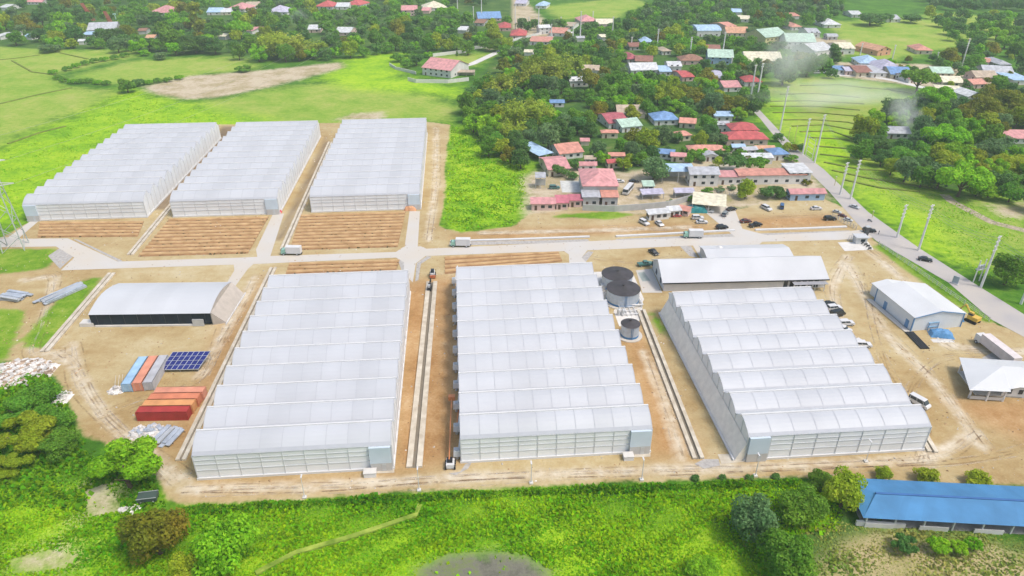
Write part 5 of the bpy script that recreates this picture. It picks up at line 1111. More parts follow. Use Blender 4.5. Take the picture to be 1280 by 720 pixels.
# ------------------------------------------------------------------ trees: leaf-clump crowns on limbed trunks
LEAF = {}
def leafm(k):
    c = {'D': ((.075, .19, .045), (.14, .29, .055)), 'M': ((.13, .31, .03), (.23, .43, .04)), 'L': ((.20, .46, .012), (.34, .60, .03)), 'O': ((.15, .24, .02), (.38, .32, .03)), 'Y': ((.25, .36, .015), (.45, .52, .04)), 'G': ((.12, .24, .09), (.22, .33, .12)), 'B': ((.26, .38, .03), (.46, .52, .07))}[k]
    return mat('leaves_'+k, c[0], .65, 0, .35, isl=.32, objr=.16, col2=c[1], trans=.45, hue=.012, spec=.12)
def crown_mesh(form, kind, n, seed, size):
    g = np.random.default_rng(seed)
    lob = []
    if form == 'round':
        for i in range(22):
            a = g.uniform(0, 6.283); z = g.uniform(-.45, .85); rr = math.sqrt(max(.05, 1-(abs(z)*.95)**2))*g.uniform(.25, .78); lob.append((rr*math.cos(a), rr*math.sin(a), z*.72, g.uniform(.24, .42)))
        lob.append((0, 0, .1, .62))
    elif form == 'flat':
        for i in range(22):
            a = g.uniform(0, 6.283); rr = math.sqrt(g.uniform(.05, 1))*.85; lob.append((rr*math.cos(a), rr*math.sin(a), .30*(1-rr*rr)+g.uniform(-.16, .10), g.uniform(.18, .32)))
    elif form == 'tall':
        for i in range(22):
            a = g.uniform(0, 6.283); z = g.uniform(-1.0, 1.1); rr = .55*math.sqrt(max(.06, 1-(abs(z-.0)/1.25)**2))*g.uniform(.3, 1); lob.append((rr*math.cos(a), rr*math.sin(a), z, g.uniform(.22, .36)))
    elif form == 'open':                     # ragged crown of separate clumps
        for i in range(15):
            a = g.uniform(0, 6.283); z = g.uniform(-.5, .75); rr = g.uniform(.35, .9)*math.sqrt(max(.1, 1-(z*.9)**2)); lob.append((rr*math.cos(a), rr*math.sin(a), z*.7, g.uniform(.2, .38)))
    V, Fc = [], []
    if form == 'bamboo':                     # fountains of arching plumes
        npl = 46; pts = []; nr = []
        for i in range(npl):
            a = g.uniform(0, 6.283); r0 = math.sqrt(g.uniform(0, 1))*.75; top = g.uniform(.55, 1.0)*(1-.35*r0); m = n//npl
            for j in range(m):
                t = g.uniform(.12, 1.0)**.8; bend = .34*t**3
                c = np.array([(r0+bend)*math.cos(a), (r0+bend)*math.sin(a), -.75+1.7*top*t-.3*t**4])
                pts.append(c+g.normal(0, .055+.05*(1-abs(t-.7)), 3)); nr.append(np.array([math.cos(a)*.5, math.sin(a)*.5, 1])+g.normal(0, .5, 3))
        pts = np.array(pts); nr = np.array(nr)
    else:
        w = np.array([l[3]**2 for l in lob]); idx = g.choice(len(lob), n, p=w/w.sum()); lob = np.array(lob)
        d = g.normal(0, 1, (n, 3)); d[:, 2] += .35; d /= np.linalg.norm(d, axis=1)[:, None]
        pts = lob[idx, :3]+d*lob[idx, 3:4]*g.uniform(.72, 1.06, (n, 1))*np.array([1, 1, .85]); nr = d+g.normal(0, .42, (n, 3))+np.array([0, 0, .25])
    nr /= np.linalg.norm(nr, axis=1)[:, None]; m = len(pts)
    up = g.normal(0, 1, (m, 3)); t1 = np.cross(nr, up); t1 /= np.linalg.norm(t1, axis=1)[:, None]; t2 = np.cross(nr, t1)
    s = size*g.uniform(.55, 1.25, (m, 1)); as_ = g.uniform(.45, .8, (m, 1))
    q = np.stack([pts-t1*s, pts-t2*s*as_, pts+t1*s, pts+t2*s*as_+nr*s*.25], 1).reshape(-1, 3)
    me = bpy.data.meshes.new('crown'); me.from_pydata(q.tolist(), [], np.arange(4*m).reshape(-1, 4).tolist()); me.materials.append(leafm(kind)); return me
def trunk_mesh(seed):
    g = random.Random(seed); mb = MB(); mb.tube((0, 0, 0), (g.uniform(-.05, .05), g.uniform(-.05, .05), .55), .075, 7, .05)
    for k in range(5):
        a = k*1.26+g.random(); mb.tube((0, 0, .35+.05*k), (.5*math.cos(a), .5*math.sin(a), .95+.15*g.random()), .04, 5, .012)
    mb.tube((0, 0, .5), (0, 0, 1.2), .05, 6, .02)
    return mb.mesh('trunk', wood)
CR = {}; TRK = [trunk_mesh(i) for i in range(4)]
FORMS = {'D': 'round', 'M': 'round', 'L': 'open', 'O': 'round', 'Y': 'round', 'G': 'round', 'B': 'bamboo'}
def get_crown(form, kind, lod, v):
    key = (form, kind, lod, v)
    if key not in CR:
        n, sz = {0: (7000, .058), 1: (2600, .088), 2: (900, .14)}[lod]
        CR[key] = crown_mesh(form, kind, n, hash(key) % 9999 if False else (sum(map(ord, form+kind))*7+lod*31+v*101), sz)
    return CR[key]
SPEC = []     # (x, y crown centre, rx px, ry px, kind, form or None, label or None)
def T_(x, y, rx, ry, k, form=None, label=None): SPEC.append((x, y, rx, ry, k, form or FORMS[k], label))
# near trees along the bottom edge
T_(155, 586, 44, 38, 'L', 'open', 'bright green spreading tree at the bottom-left corner of the dirt lane')
T_(192, 668, 42, 40, 'O', 'round', 'rusty brown-green tree at the bottom left beside the bright round one')
T_(280, 684, 46, 46, 'L', 'round', 'large bright green tree at the bottom left below the front lane')
T_(236, 712, 26, 24, 'Y', 'round', 'yellow-green tree cut by the bottom edge at left')
T_(944, 650, 34, 32, 'G', 'round', 'pale-leaved grey-green tree left of the trees by the blue barn')
T_(984, 698, 38, 34, 'M', 'round', 'dense mid green tree at the bottom edge left of the tan patch')
T_(1002, 633, 31, 26, 'M', 'round', 'rounded green tree between the pale-leaved tree and the blue barn')
T_(1056, 614, 29, 31, 'Y', 'round', 'tall olive green tree at the left end of the blue barn')
T_(1027, 600, 17, 12, 'M', 'round', 'low tree behind the tall olive tree by the blue barn')
for x, y, rx, ry, lb in ((1105, 592, 13, 11, 'left'), (1158, 594, 17, 12, 'middle'), (1222, 598, 17, 12, 'right')): T_(x, y, rx, ry, 'Y', 'round', f'small bushy tree behind the blue barn roof, {lb} of three')
T_(1097, 641, 12, 12, 'G', 'open', 'small teal-green sapling in front of the blue barn wall')
T_(880, 712, 24, 15, 'L', 'round', 'lime tree top at the bottom edge near the middle right')
for x, y, rx, lb in ((1130, 680, 16, 'dark low shrub in the tan patch below the barn'), (1174, 681, 15, 'light green shrub in the tan patch below the barn'), (1198, 684, 12, 'pale shrub right of the light green one below the barn'), (1217, 680, 11, 'round bush at the right of the tan patch')): T_(x, y, rx, 9, 'D' if 'dark' in lb else 'L', 'flat', lb)
for i, (x, y, rx, ry, k) in enumerate(((48, 497, 28, 20, 'M'), (20, 512, 30, 22, 'M'), (66, 525, 26, 20, 'M'), (25, 545, 36, 26, 'Y'), (74, 556, 26, 20, 'M'), (12, 580, 24, 16, 'Y'))):
    T_(x, y, rx, ry, k, 'open' if i % 2 else 'round', ['green bush at the top of the left-edge thicket', 'broad green bush at the left edge below the pale rubble', 'green bush at the right of the left-edge thicket', 'large yellow-green bush in the left-edge thicket', 'mid green bush at the right below the left-edge thicket', 'yellow-green bush cut by the left edge', 'bright low bush at the foot of the left-edge thicket'][i])
# right side
for a in ((1169, 121, 25, 13, 'L', 'flat', 'vivid lime flat tree left of the white block house'), (1150, 98, 22, 10, 'M', 'flat', 'flat-topped green tree below the slate blue roof'), (1080, 160, 19, 20, 'Y', 'round', 'yellow-green tree at the left tip of the right-hand wood'), (1225, 136, 24, 20, 'O', 'round', 'ochre-green tree below the white block house'), (1263, 131, 28, 22, 'O', 'round', 'ochre-green tree at the right edge of the wood'), (1205, 148, 15, 19, 'O', 'tall', 'upright ochre tree in the right-hand wood'), (1180, 170, 26, 12, 'L', 'flat', 'pale lime umbrella tree in the middle of the right-hand wood'), (1215, 173, 16, 14, 'L', 'round', 'vivid green tree left of the red and white roofed house'),
          (1196, 190, 26, 16, 'L', 'round', 'vivid green tree below the umbrella tree'), (1236, 189, 24, 17, 'G', 'round', 'dull green round tree below the red and white house'), (1262, 206, 24, 18, 'Y', 'round', 'yellow-green tree near the right edge above the stream'), (1204, 224, 30, 22, 'L', 'flat', 'wide pale lime tree at the head of the stony stream'), (1237, 240, 18, 10, 'L', 'open', 'bright green low tree beside the stony stream'), (1130, 197, 26, 15, 'M', 'round', 'green tree in front of the smoking barn'), (1097, 182, 24, 15, 'D', 'round', 'dark green tree at the edge of the striped paddies'), (1160, 206, 22, 13, 'D', 'round', 'dark tree with bare stems above the stream head'),
          (1263, 338, 27, 26, 'M', 'round', 'green tree at the right edge beyond the highway'), (1145, 142, 14, 10, 'D', 'round', None), (1238, 32, 11, 9, 'L', None, None), (1247, 42, 12, 10, 'L', None, None), (1258, 51, 13, 11, 'L', None, None), (1270, 62, 14, 12, 'M', None, None), (1279, 78, 11, 12, 'D', None, None), (1266, 40, 12, 9, 'M', None, None), (1278, 50, 11, 10, 'M', None, None),
          (1186, 70, 14, 13, 'O', 'round', 'ochre-topped dark tree by the tall pole at upper right'), (1206, 62, 14, 12, 'D', 'round', None), (1222, 77, 13, 11, 'M', None, None), (1240, 60, 12, 10, 'O', None, None), (1199, 92, 8, 11, 'D', 'tall', None), (1166, 72, 6, 6, 'D', None, None), (1228, 84, 8, 7, 'M', None, None), (1206, 106, 7, 8, 'D', 'tall', None), (1211, 116, 8, 9, 'D', None, None),
          (1089, 24, 20, 9, 'D', None, 'dark clump of trees on the pale field, left of two'), (1140, 23, 13, 7, 'D', None, 'dark clump of trees on the pale field, right of two'), (1108, 22, 10, 6, 'D', None, None), (1040, 92, 9, 8, 'D', None, None), (1045, 66, 14, 16, 'D', 'tall', 'dark conical tree between school hall and cream house'), (1030, 78, 14, 12, 'M', None, None), (1010, 84, 16, 14, 'D', None, 'dark blue-green tree in the smoke below the school'), (980, 92, 20, 18, 'G', None, 'large grey-green tree standing in the smoke'), (950, 62, 20, 9, 'D', None, 'dark tree row below the yellow school wall'), (972, 58, 14, 8, 'D', None, None)): T_(*a)
# centre belt: bamboo clumps and distinctive trees
for a in ((680, 84, 30, 25, 'B', None, 'largest yellow-green bamboo clump above the central wood'), (712, 78, 18, 20, 'B', None, 'bamboo clump right of the largest one'), (655, 95, 16, 18, 'B', None, None), (660, 140, 30, 28, 'B', None, 'large yellow-green bamboo clump nearest the lime field'), (640, 160, 18, 18, 'B', None, None), (625, 104, 22, 20, 'B', None, 'dull bamboo clump at the upper left of the central wood'), (685, 172, 18, 20, 'G', None, None), (738, 100, 15, 15, 'O', None, 'orange-brown tree beside the white house in the bamboo'), (748, 137, 12, 14, 'O', None, 'orange-yellow tree left of the dark pink roof'), (752, 128, 10, 8, 'L', None, None), (790, 141, 12, 12, 'Y', None, 'round yellow-green tree in front of the tan roof'), (800, 125, 9, 8, 'Y', None, None),
          (755, 70, 14, 13, 'D', None, 'dark blue-green tree above the beige-roofed house'), (775, 62, 9, 11, 'L', 'tall', None), (831, 131, 12, 14, 'M', 'tall', None), (860, 142, 13, 12, 'M', None, None), (885, 97, 13, 13, 'O', None, 'reddish-brown tree among the mid-village roofs'), (913, 128, 22, 12, 'O', None, 'wide ochre tree at the paddy edge'), (922, 142, 12, 10, 'L', None, 'green and red round tree above the red roofs'), (943, 134, 10, 12, 'D', None, None), (870, 120, 16, 11, 'O', None, None), (876, 132, 8, 10, 'G', None, None), (805, 58, 7, 9, 'L', None, None),
          (752, 197, 10, 11, 'L', None, 'round green tree right behind the big salmon-pink warehouse'), (780, 205, 11, 11, 'Y', None, 'yellow-green tree right of the round green one'), (800, 198, 12, 12, 'M', None, None), (818, 213, 22, 18, 'G', None, 'big grey-green tree over the bus yard'), (868, 194, 11, 9, 'M', None, 'round green tree in front of the wide salmon roof'), (898, 203, 8, 8, 'Y', None, None), (886, 165, 15, 12, 'D', None, 'dark green tree above the wide salmon roof'), (897, 172, 13, 9, 'G', 'flat', 'pale palm-like tree left of the wide red roof'), (846, 172, 10, 8, 'D', None, None), (926, 192, 8, 7, 'M', None, None), (922, 203, 16, 6, 'D', 'flat', None), (948, 205, 14, 5, 'M', 'flat', None),
          (933, 237, 14, 15, 'Y', None, 'bright yellow-green tree beside the cream canopy'), (958, 241, 11, 9, 'D', None, 'dark green tree right of the bright yellow-green one'), (972, 240, 13, 9, 'D', None, 'dark spreading tree left of the pink-roofed roadside house'), (1009, 227, 7, 5, 'O', 'open', None), (973, 172, 8, 7, 'D', None, None), (990, 198, 9, 6, 'M', 'open', None), (700, 213, 14, 9, 'D', None, 'dark bushes behind the yard of the pink-red house'), (718, 206, 8, 9, 'D', None, None), (715, 220, 8, 6, 'D', None, None), (865, 248, 7, 5, 'M', 'open', None), (885, 238, 8, 5, 'M', 'open', None), (900, 236, 8, 4, 'G', 'open', None), (915, 234, 7, 4, 'G', 'open', None), (838, 252, 6, 4, 'G', 'open', None)): T_(*a)
# upper left
for a in ((245, 22, 16, 22, 'B', 'tall', 'tall pale yellow-green tree towering over the upper left grove'), (243, 55, 24, 14, 'D', None, 'broad dark tree at the field edge of the upper left grove'), (215, 50, 18, 16, 'M', None, 'mid green tree left of the broad dark one'), (268, 58, 16, 12, 'D', None, None), (350, 52, 26, 22, 'B', None, 'tall yellowish bamboo clump in the upper left belt'), (390, 58, 20, 14, 'B', 'bamboo', 'drooping yellow-green bamboo at the field edge'), (140, 46, 18, 12, 'D', None, 'dark spreading tree below the red frames'), (92, 42, 14, 12, 'D', None, 'dark domed tree left of the grey works roof'), (28, 28, 14, 12, 'O', None, 'ochre-topped tree at the upper left'), (18, 48, 13, 11, 'M', None, 'green domed tree at the left end of the upper belt'), (48, 44, 12, 10, 'D', None, None), (68, 46, 14, 9, 'Y', None, None), (88, 54, 10, 8, 'Y', None, None), (60, 60, 14, 7, 'G', None, None), (115, 53, 10, 9, 'D', None, None), (160, 42, 14, 12, 'O', None, None), (185, 55, 12, 10, 'D', None, None), (300, 35, 16, 12, 'L', 'flat', 'lime umbrella tree in the upper left belt'), (312, 55, 14, 12, 'M', None, None),
          (158, 107, 13, 11, 'M', None, 'lone dark bush at the left end of the sandy strip'), (172, 104, 9, 7, 'D', 'flat', None), (518, 58, 7, 9, 'L', None, None), (520, 75, 12, 9, 'D', None, 'garden trees left of the walled white house'), (508, 80, 9, 8, 'M', None, None), (535, 68, 6, 5, 'L', None, None), (571, 67, 3, 4, 'D', 'tall', None), (556, 92, 5, 3, 'D', None, None), (497, 72, 10, 7, 'M', None, None), (201, 70, 10, 6, 'G', None, None), (304, 85, 11, 5, 'M', 'open', 'low green bush right of the inner field'), (180, 66, 8, 5, 'L', None, None)): T_(*a)
# hedges round the inner field
for i, (x, y) in enumerate(((66, 90), (72, 97), (80, 100), (90, 102), (101, 102), (112, 101), (122, 103), (133, 104), (84, 86), (95, 82), (106, 79), (118, 76), (130, 74), (143, 72), (156, 69), (185, 103), (197, 101), (210, 100), (224, 97))):
    T_(x, y, 6, 3.6, 'M' if i % 3 else 'L', 'flat', None)
for i, x in enumerate((500, 512, 524, 536)): T_(870+(x-500)*.28*10, 598-i*.6, 6, 7, 'D', 'flat', None)
# zones filled between the traced trees
def inside(px, x, y):
    s = False; n = len(px)
    for i in range(n):
        (x1, y1), (x2, y2) = px[i], px[(i+1) % n]
        if (y1 > y) != (y2 > y) and x < (x2-x1)*(y-y1)/(y2-y1)+x1: s = not s
    return s
CLEAR = [(652, 172, 730, 222), (752, 136, 850, 168), (888, 136, 962, 184), (780, 64, 852, 95), (940, 32, 1044, 72), (884, 58, 922, 82), (867, 28, 938, 47), (690, 126, 740, 145), (780, 146, 818, 160), (655, 214, 700, 262), (700, 200, 1010, 262), (530, 62, 625, 100), (100, 24, 145, 34), (640, 36, 700, 54)]
rz = random.Random(11)
def fill(zone, n, rm, kinds, tries=60):
    got = 0; xs = [p[0] for p in zone]; ys = [p[1] for p in zone]
    for _ in range(n*tries):
        if got >= n: break
        x, y = rz.uniform(min(xs), max(xs)), rz.uniform(min(ys), max(ys))
        if not inside(zone, x, y): continue
        rr = rz.uniform(*rm); s = S(x, y+4); rx = rr*s; ry = rx*rz.uniform(.88, 1.2)
        if any(a[0] < x < a[2] and a[1] < y < a[3] for a in CLEAR): continue
        bad = False
        for (a0, b0_, a1, b1) in BOXES:
            ox = min(x+rx, a1)-max(x-rx, a0); oy = min(y+ry, b1)-max(y-ry, b0_)
            if ox > 0 and oy > 0 and ox*oy > .30*(a1-a0)*(b1-b0_): bad = True; break
        if bad: continue
        for t in SPEC:
            if ((x-t[0])/(rx+t[2]))**2+((y-t[1])/(.75*(ry+t[3])))**2 < .27: bad = True; break
        if bad: continue
        T_(x, y, rx, ry, rz.choices(list(kinds), [kinds[k] for k in kinds])[0], None, None); got += 1
    return got
mixd = {'D': 4, 'M': 5, 'L': 2.4, 'O': 1.2, 'Y': 2, 'G': 1.6}
n1 = fill([(-5, 22), (100, 14), (320, 0), (480, 6), (640, 20), (640, 58), (545, 62), (470, 64), (400, 68), (300, 66), (200, 60), (100, 56), (-5, 50)], 190, (5.0, 9.0), mixd)
n2 = fill(BELT_C, 240, (4.6, 8.0), mixd); n3 = fill(BELT_R, 100, (5.0, 8.0), {'D': 4, 'M': 4, 'L': 3, 'O': 2, 'Y': 2, 'G': 3})
n4 = fill([(640, 30), (780, 26), (830, -6), (1060, -6), (1045, 20), (1000, 32), (985, 60), (1040, 80), (1000, 90), (940, 90), (900, 60), (780, 62), (700, 45)], 230, (5.0, 8.5), {'D': 4, 'M': 5, 'L': 1, 'G': 3, 'O': .6})
n5 = fill([(1150, -8), (1300, -10), (1300, 8), (1200, 9), (1160, 5)], 70, (5, 8), {'D': 6, 'G': 1}); n6 = fill([(-10, -8), (640, -8), (640, 6), (480, 8), (320, 4), (100, 14), (-10, 22)], 80, (5, 8.5), mixd)
n7 = fill([(1040, 88), (1150, 70), (1290, 60), (1290, 120), (1200, 115), (1120, 84)], 26, (2.6, 4.2), mixd); n8 = fill([(1160, 14), (1290, 20), (1290, 105), (1250, 95), (1200, 55)], 30, (5, 8), mixd); n9 = fill([(690, 195), (1000, 180), (1010, 235), (900, 240), (700, 215)], 22, (2.0, 3.4), mixd); n10 = fill([(600, 100), (640, 90), (650, 205), (610, 190), (590, 150)], 24, (4.5, 7.5), {'B': 2, 'M': 3, 'D': 2})
ADJ = {'D': 'dark green', 'M': 'mid green', 'L': 'bright lime-green', 'O': 'ochre-tinged', 'Y': 'yellow-green', 'G': 'grey-green', 'B': 'yellowish bamboo-like'}
def wherep(x, y, used=None):
    l = sorted(LAND, key=lambda a: math.hypot(x-a[0], (y-a[1])*1.8))
    out = []
    for a in l[:3]:
        dx, dy = x-a[0], (y-a[1])*1.8
        r = ('right of' if dx > 0 else 'left of') if abs(dx) > abs(dy) else ('below' if dy > 0 else 'above')
        far = 'just ' if math.hypot(dx, dy) < 30 else ''
        out.append((far+r, a[2]))
    return out
SPEC.sort(key=lambda t: -t[2]*t[3])
NIND = 292
lab_of = {}; seen = {}
for i, t in enumerate(SPEC[:NIND]):
    if t[6]: lab_of[i] = t[6]; seen.setdefault(t[6], []).append(i); continue
    wp = wherep(t[0], t[1]); sz = 'small ' if t[2] < 7 else 'large ' if t[2] > 15 else ''
    shape = {'round': 'round tree', 'flat': 'low spreading tree', 'tall': 'upright tree', 'open': 'ragged tree', 'bamboo': 'clump'}[t[5]]
    c1 = f'{sz}{ADJ[t[4]]} {shape} {wp[0][0]} {wp[0][1]}'
    c2 = f'{sz}{ADJ[t[4]]} {shape} {wp[0][0].replace("just ", "")} {wp[0][1]} and {wp[1][0].replace("just ", "")} {wp[1][1]}'
    for c in (c1, c2, c2.replace(shape, 'bushy '+shape), c2.replace(shape, 'leafy '+shape)):
        if len(c.split()) > 16: c = c1
        if c not in seen: break
    lab_of[i] = c; seen.setdefault(c, []).append(i)
bulk = {}
for i, (x, y, rx, ry, k, form, label) in enumerate(SPEC):
    lod = 0 if rx > 22 else 1 if rx > 11 and i < NIND else 2
    p0 = P(x, y+ry*.6); s = S(x, y+ry*.6); dp = DEP(x, y); rw = rx/s
    rzv = max(.45*rw, (ry/s-.25*rw*math.sin(dp))/max(.5, math.cos(dp)))
    if form == 'flat': rzv = min(rzv, .55*rw)/.55*1.0 if rx > 15 else rw
    rzv = min(rzv, 1.7*rw)
    hb = {'round': .72, 'flat': .42, 'tall': 1.15, 'open': .72, 'bamboo': .80}[form]
    kz = {'round': 1.0, 'flat': 1.0, 'tall': .62, 'open': 1.0, 'bamboo': 1.0}[form]
    hc = rzv*kz*hb*1.12 if form != 'flat' else .75*rw if rx > 10 else .42*rw
    p = P(x, y, hc); base = Vector((p.x, p.y, 0))
    v = i % 3; cm = get_crown(form, k, lod, v); scl = (rw*.97, rw*.97, rzv*kz*.97)
    if i < NIND:
        if True:
            name = 'bamboo_clump' if k == 'B' and form == 'bamboo' else 'shrub' if rx < 7 and form in ('flat', 'open') else 'tree'
            lb = lab_of[i]; g = 'trees around the village and fields' if name == 'tree' else 'bamboo clumps' if name == 'bamboo_clump' else 'shrubs and hedges'
            t = empty(name, base, rz.uniform(0, 6.28), lb, {'tree': 'tree', 'bamboo_clump': 'bamboo', 'shrub': 'shrub'}[name], g)
            c = link('crown', cm, t, (0, 0, hc)); c.scale = scl
            if name != 'shrub' and rx >= 5:
                o = link('trunk', TRK[i % 4], t, (0, 0, 0)); o.scale = (rw*.9, rw*.9, max(hc, rw*.5)*.98)
    else:
        bulk.setdefault(k, []).append((cm, base+Vector((0, 0, hc)), scl))
for k, l in bulk.items():
    vs_, off = [], 0
    for cm, loc, scl in l:
        a = np.empty(len(cm.vertices)*3, np.float32); cm.vertices.foreach_get('co', a); vs_.append(a.reshape(-1, 3)*np.array(scl)+np.array(loc))
    q = np.concatenate(vs_); me = bpy.data.meshes.new('far_woods'); me.from_pydata(q.tolist(), [], np.arange(len(q)).reshape(-1, 4).tolist()); me.materials.append(leafm(k))
    tag(link('far_woods', me), kind='stuff')
print('trees', len(SPEC), n1, n2, n3, n4, n5, n6, n7, n8, n9, n10, 'dups', sum(len(v)-1 for v in seen.values() if len(v) > 1))

# ------------------------------------------------------------------ tall grass and weeds: uncountable tufts
def grass(zone, n, s0, s1, cols_, seed, keep=None, name='tall_grass', h=1.0, fade=3.0):
    g = np.random.default_rng(seed); w = poly_w(zone); lo, hi = w.min(0), w.max(0)
    pts = g.uniform(lo, hi, (n*3, 2)); d = sdf(zone, pts[:, 0], pts[:, 1]); pts = pts[d > 0]
    dd = np.full(len(pts), -1e9)
    for p in LAYERS['dirt']: dd = np.maximum(dd, sdf(p, pts[:, 0], pts[:, 1]))
    for ky in ('gap_shade', 'sand', 'pond', 'dryg'):
        for p in LAYERS[ky]: dd = np.maximum(dd, np.where((sdf(p, pts[:, 0], pts[:, 1]) > 0) & (g.uniform(0, 1, len(pts)) < (.9 if seed != 3 else .3)), 9, -1e9))
    for ky in ('gap_shade', 'sand', 'pond', 'dryg'):
        for p in LAYERS[ky]: dd = np.maximum(dd, np.where((sdf(p, pts[:, 0], pts[:, 1]) > 0) & (g.uniform(0, 1, len(pts)) < (.9 if seed != 3 else .3)), 9, -1e9))
    de = sdf(zone, pts[:, 0], pts[:, 1]); pts = pts[(dd < -1.0) & (de > g.uniform(0, 1, len(pts))**2*fade)][:n]; m = len(pts)
    cl = np.sin(pts[:, 0]*.31+2*np.sin(pts[:, 1]*.17))*np.sin(pts[:, 1]*.43+1.7*np.sin(pts[:, 0]*.11))
    s = g.uniform(s0, s1, m)*(1+.55*cl); a = g.uniform(0, 6.283, m); tl = g.uniform(.2, .9, m)
    V = np.zeros((m, 4, 3)); c, si = np.cos(a), np.sin(a)
    for j, (u, v) in enumerate(((-1, 0), (1, 0), (.7, 1), (-.7, 1))):
        V[:, j, 0] = pts[:, 0]+u*s*.5*c-v*s*tl*si; V[:, j, 1] = pts[:, 1]+u*s*.5*si+v*s*tl*c; V[:, j, 2] = v*s*h*np.sqrt(np.clip(1-tl*tl*.6, .1, 1))+.0
    me = bpy.data.meshes.new(name); me.from_pydata(V.reshape(-1, 3).tolist(), [], np.arange(4*m).reshape(-1, 4).tolist())
    me.materials.append(mat('grass_'+str(seed), cols_[0], .9, 0, .045, isl=.30, col2=cols_[1], trans=.35, hue=.028, spec=.06)); tag(link(name, me), kind='stuff')
GL = ((.11, .34, .006), (.36, .58, .010)); GM = ((.06, .22, .008), (.19, .40, .012)); GO = ((.15, .27, .03), (.40, .40, .11))
grass([(-40, 600), (120, 602), (205, 640), (320, 628), (640, 609), (980, 598), (1075, 603), (1000, 760), (-40, 760)], 60000, .22, .62, GL, 1, h=.75)
grass([(215, 630), (640, 607), (980, 597), (1080, 602), (1080, 612), (985, 610), (640, 622), (230, 645)], 14000, .3, .7, GM, 2)
grass([(1000, 650), (1300, 668), (1300, 760), (990, 760)], 7000, .2, .5, GO, 3, h=.6, fade=6)
grass([(-40, 200), (60, 156), (160, 110), (330, 150), (160, 166), (30, 280), (-40, 300)], 11000, .25, .6, GL, 4, h=.35, fade=22)
grass([(560, 158), (592, 160), (615, 195), (660, 208), (655, 262), (640, 284), (575, 290), (552, 283)], 8000, .3, .8, GL, 5, h=.6, fade=7)
grass([(1000, 165), (1060, 180), (1180, 240), (1300, 280), (1300, 350), (1230, 355), (1100, 262)], 7000, .2, .5, GL, 6, h=.4, fade=14)
grass([(-40, 455), (70, 470), (110, 560), (200, 600), (215, 640), (-40, 640)], 9000, .3, .9, GM, 7)

# clods, stones and litter on the bare ground
g = np.random.default_rng(21); w = poly_w(DIRT); pts = g.uniform(w.min(0), w.max(0), (26000, 2)); pts = pts[sdf(DIRT, pts[:, 0], pts[:, 1]) > 1]
pts = pts[(np.sin(pts[:, 0]*.21+1.3*np.sin(pts[:, 1]*.13))*np.sin(pts[:, 1]*.19+np.sin(pts[:, 0]*.07)) > -.1)]
mb = MB(); rr = random.Random(5)
for x, y in pts[:9000]:
    q = rr.random()**3*.28+.09; mb.box(x, y, .0, q*rr.uniform(.7, 1.8), q, q*.5, rr.random()*3, 0 if rr.random() < .72 else 1, .5)
tag(mb.build('clods', [mat('clod_soil', (.34, .22, .12), .95, .3, .2, isl=.35), mat('clod_stone', (.50, .47, .43), .9, .2, .3, isl=.3)]), kind='stuff')
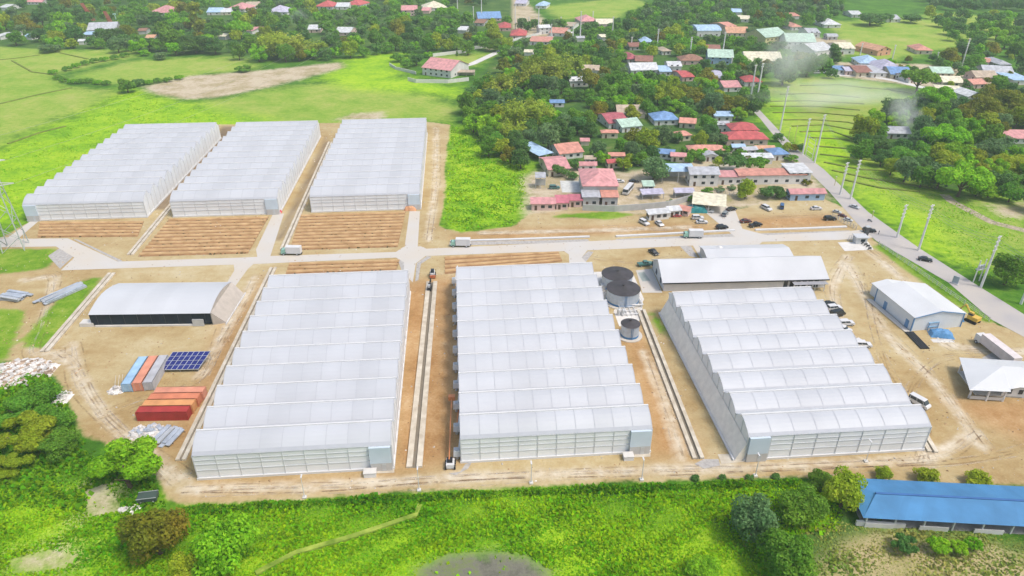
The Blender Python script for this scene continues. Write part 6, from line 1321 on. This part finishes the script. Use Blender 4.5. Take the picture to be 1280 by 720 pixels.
# ------------------------------------------------------------------ smoke and air
def volume(name, dens, col, noise_scale=None, thr=.5, mult=1.0):
    m = bpy.data.materials.new(name); m.use_nodes = True; t = m.node_tree; t.nodes.remove(t.nodes['Principled BSDF'])
    v = t.nodes.new('ShaderNodeVolumePrincipled'); v.inputs['Color'].default_value = (*col, 1); v.inputs['Density'].default_value = dens; v.inputs['Anisotropy'].default_value = 0
    if noise_scale:
        tc = t.nodes.new('ShaderNodeTexCoord'); nz = t.nodes.new('ShaderNodeTexNoise'); nz.inputs['Scale'].default_value = noise_scale; nz.inputs['Detail'].default_value = 5; t.links.new(tc.outputs['Object'], nz.inputs['Vector'])
        ln = t.nodes.new('ShaderNodeVectorMath'); ln.operation = 'LENGTH'; t.links.new(tc.outputs['Object'], ln.inputs[0])
        ml = t.nodes.new('ShaderNodeMath'); ml.operation = 'MULTIPLY'; ml.inputs[1].default_value = 1.0; t.links.new(ln.outputs['Value'], ml.inputs[0])
        su = t.nodes.new('ShaderNodeMath'); su.operation = 'SUBTRACT'; su.inputs[0].default_value = 1.0; t.links.new(ml.outputs[0], su.inputs[1])
        ad = t.nodes.new('ShaderNodeMath'); ad.operation = 'MULTIPLY_ADD'; t.links.new(nz.outputs['Fac'], ad.inputs[0]); ad.inputs[1].default_value = 1.6; ad.inputs[2].default_value = -1.0
        a2 = t.nodes.new('ShaderNodeMath'); a2.operation = 'ADD'; t.links.new(ad.outputs[0], a2.inputs[0]); t.links.new(su.outputs[0], a2.inputs[1])
        cl = t.nodes.new('ShaderNodeMapRange'); t.links.new(a2.outputs[0], cl.inputs[0]); cl.inputs[1].default_value = 0; cl.inputs[2].default_value = .8; cl.inputs[3].default_value = 0; cl.inputs[4].default_value = dens
        t.links.new(cl.outputs[0], v.inputs['Density'])
    t.links.new(v.outputs[0], t.nodes['Material Output'].inputs['Volume']); return m
def puff(x, y, h, sx, sy, sz, m, rz_=0, tilt=0):
    me = bpy.data.meshes.new('smoke'); import bmesh; bm = bmesh.new(); bmesh.ops.create_icosphere(bm, subdivisions=3, radius=1.0); bm.to_mesh(me); bm.free(); me.materials.append(m)
    o = link('smoke', me, None, P(x, y, h)); o.scale = (sx, sy, sz); o.rotation_euler = (0, tilt, rz_); tag(o, kind='stuff')
sm = volume('smoke', .09, (.985, .99, .995), 2.2)
puff(1136, 148, 9, 8, 8, 11, sm, 0, -.3); puff(1126, 134, 16, 10, 8, 9, sm, 0, -.4)
sm2 = volume('smoke_thin', .038, (.985, .99, .995), 1.8)
puff(1045, 118, 9, 62, 30, 11, sm2, .1); puff(990, 70, 24, 22, 26, 26, sm2, 0, .2); puff(372, 22, 10, 12, 10, 12, sm2)
hz = MB().box(0, 480, -1, 1700, 1300, 116).build('haze', volume('haze', .00016, (.85, .95, .99))); tag(hz, kind='stuff')
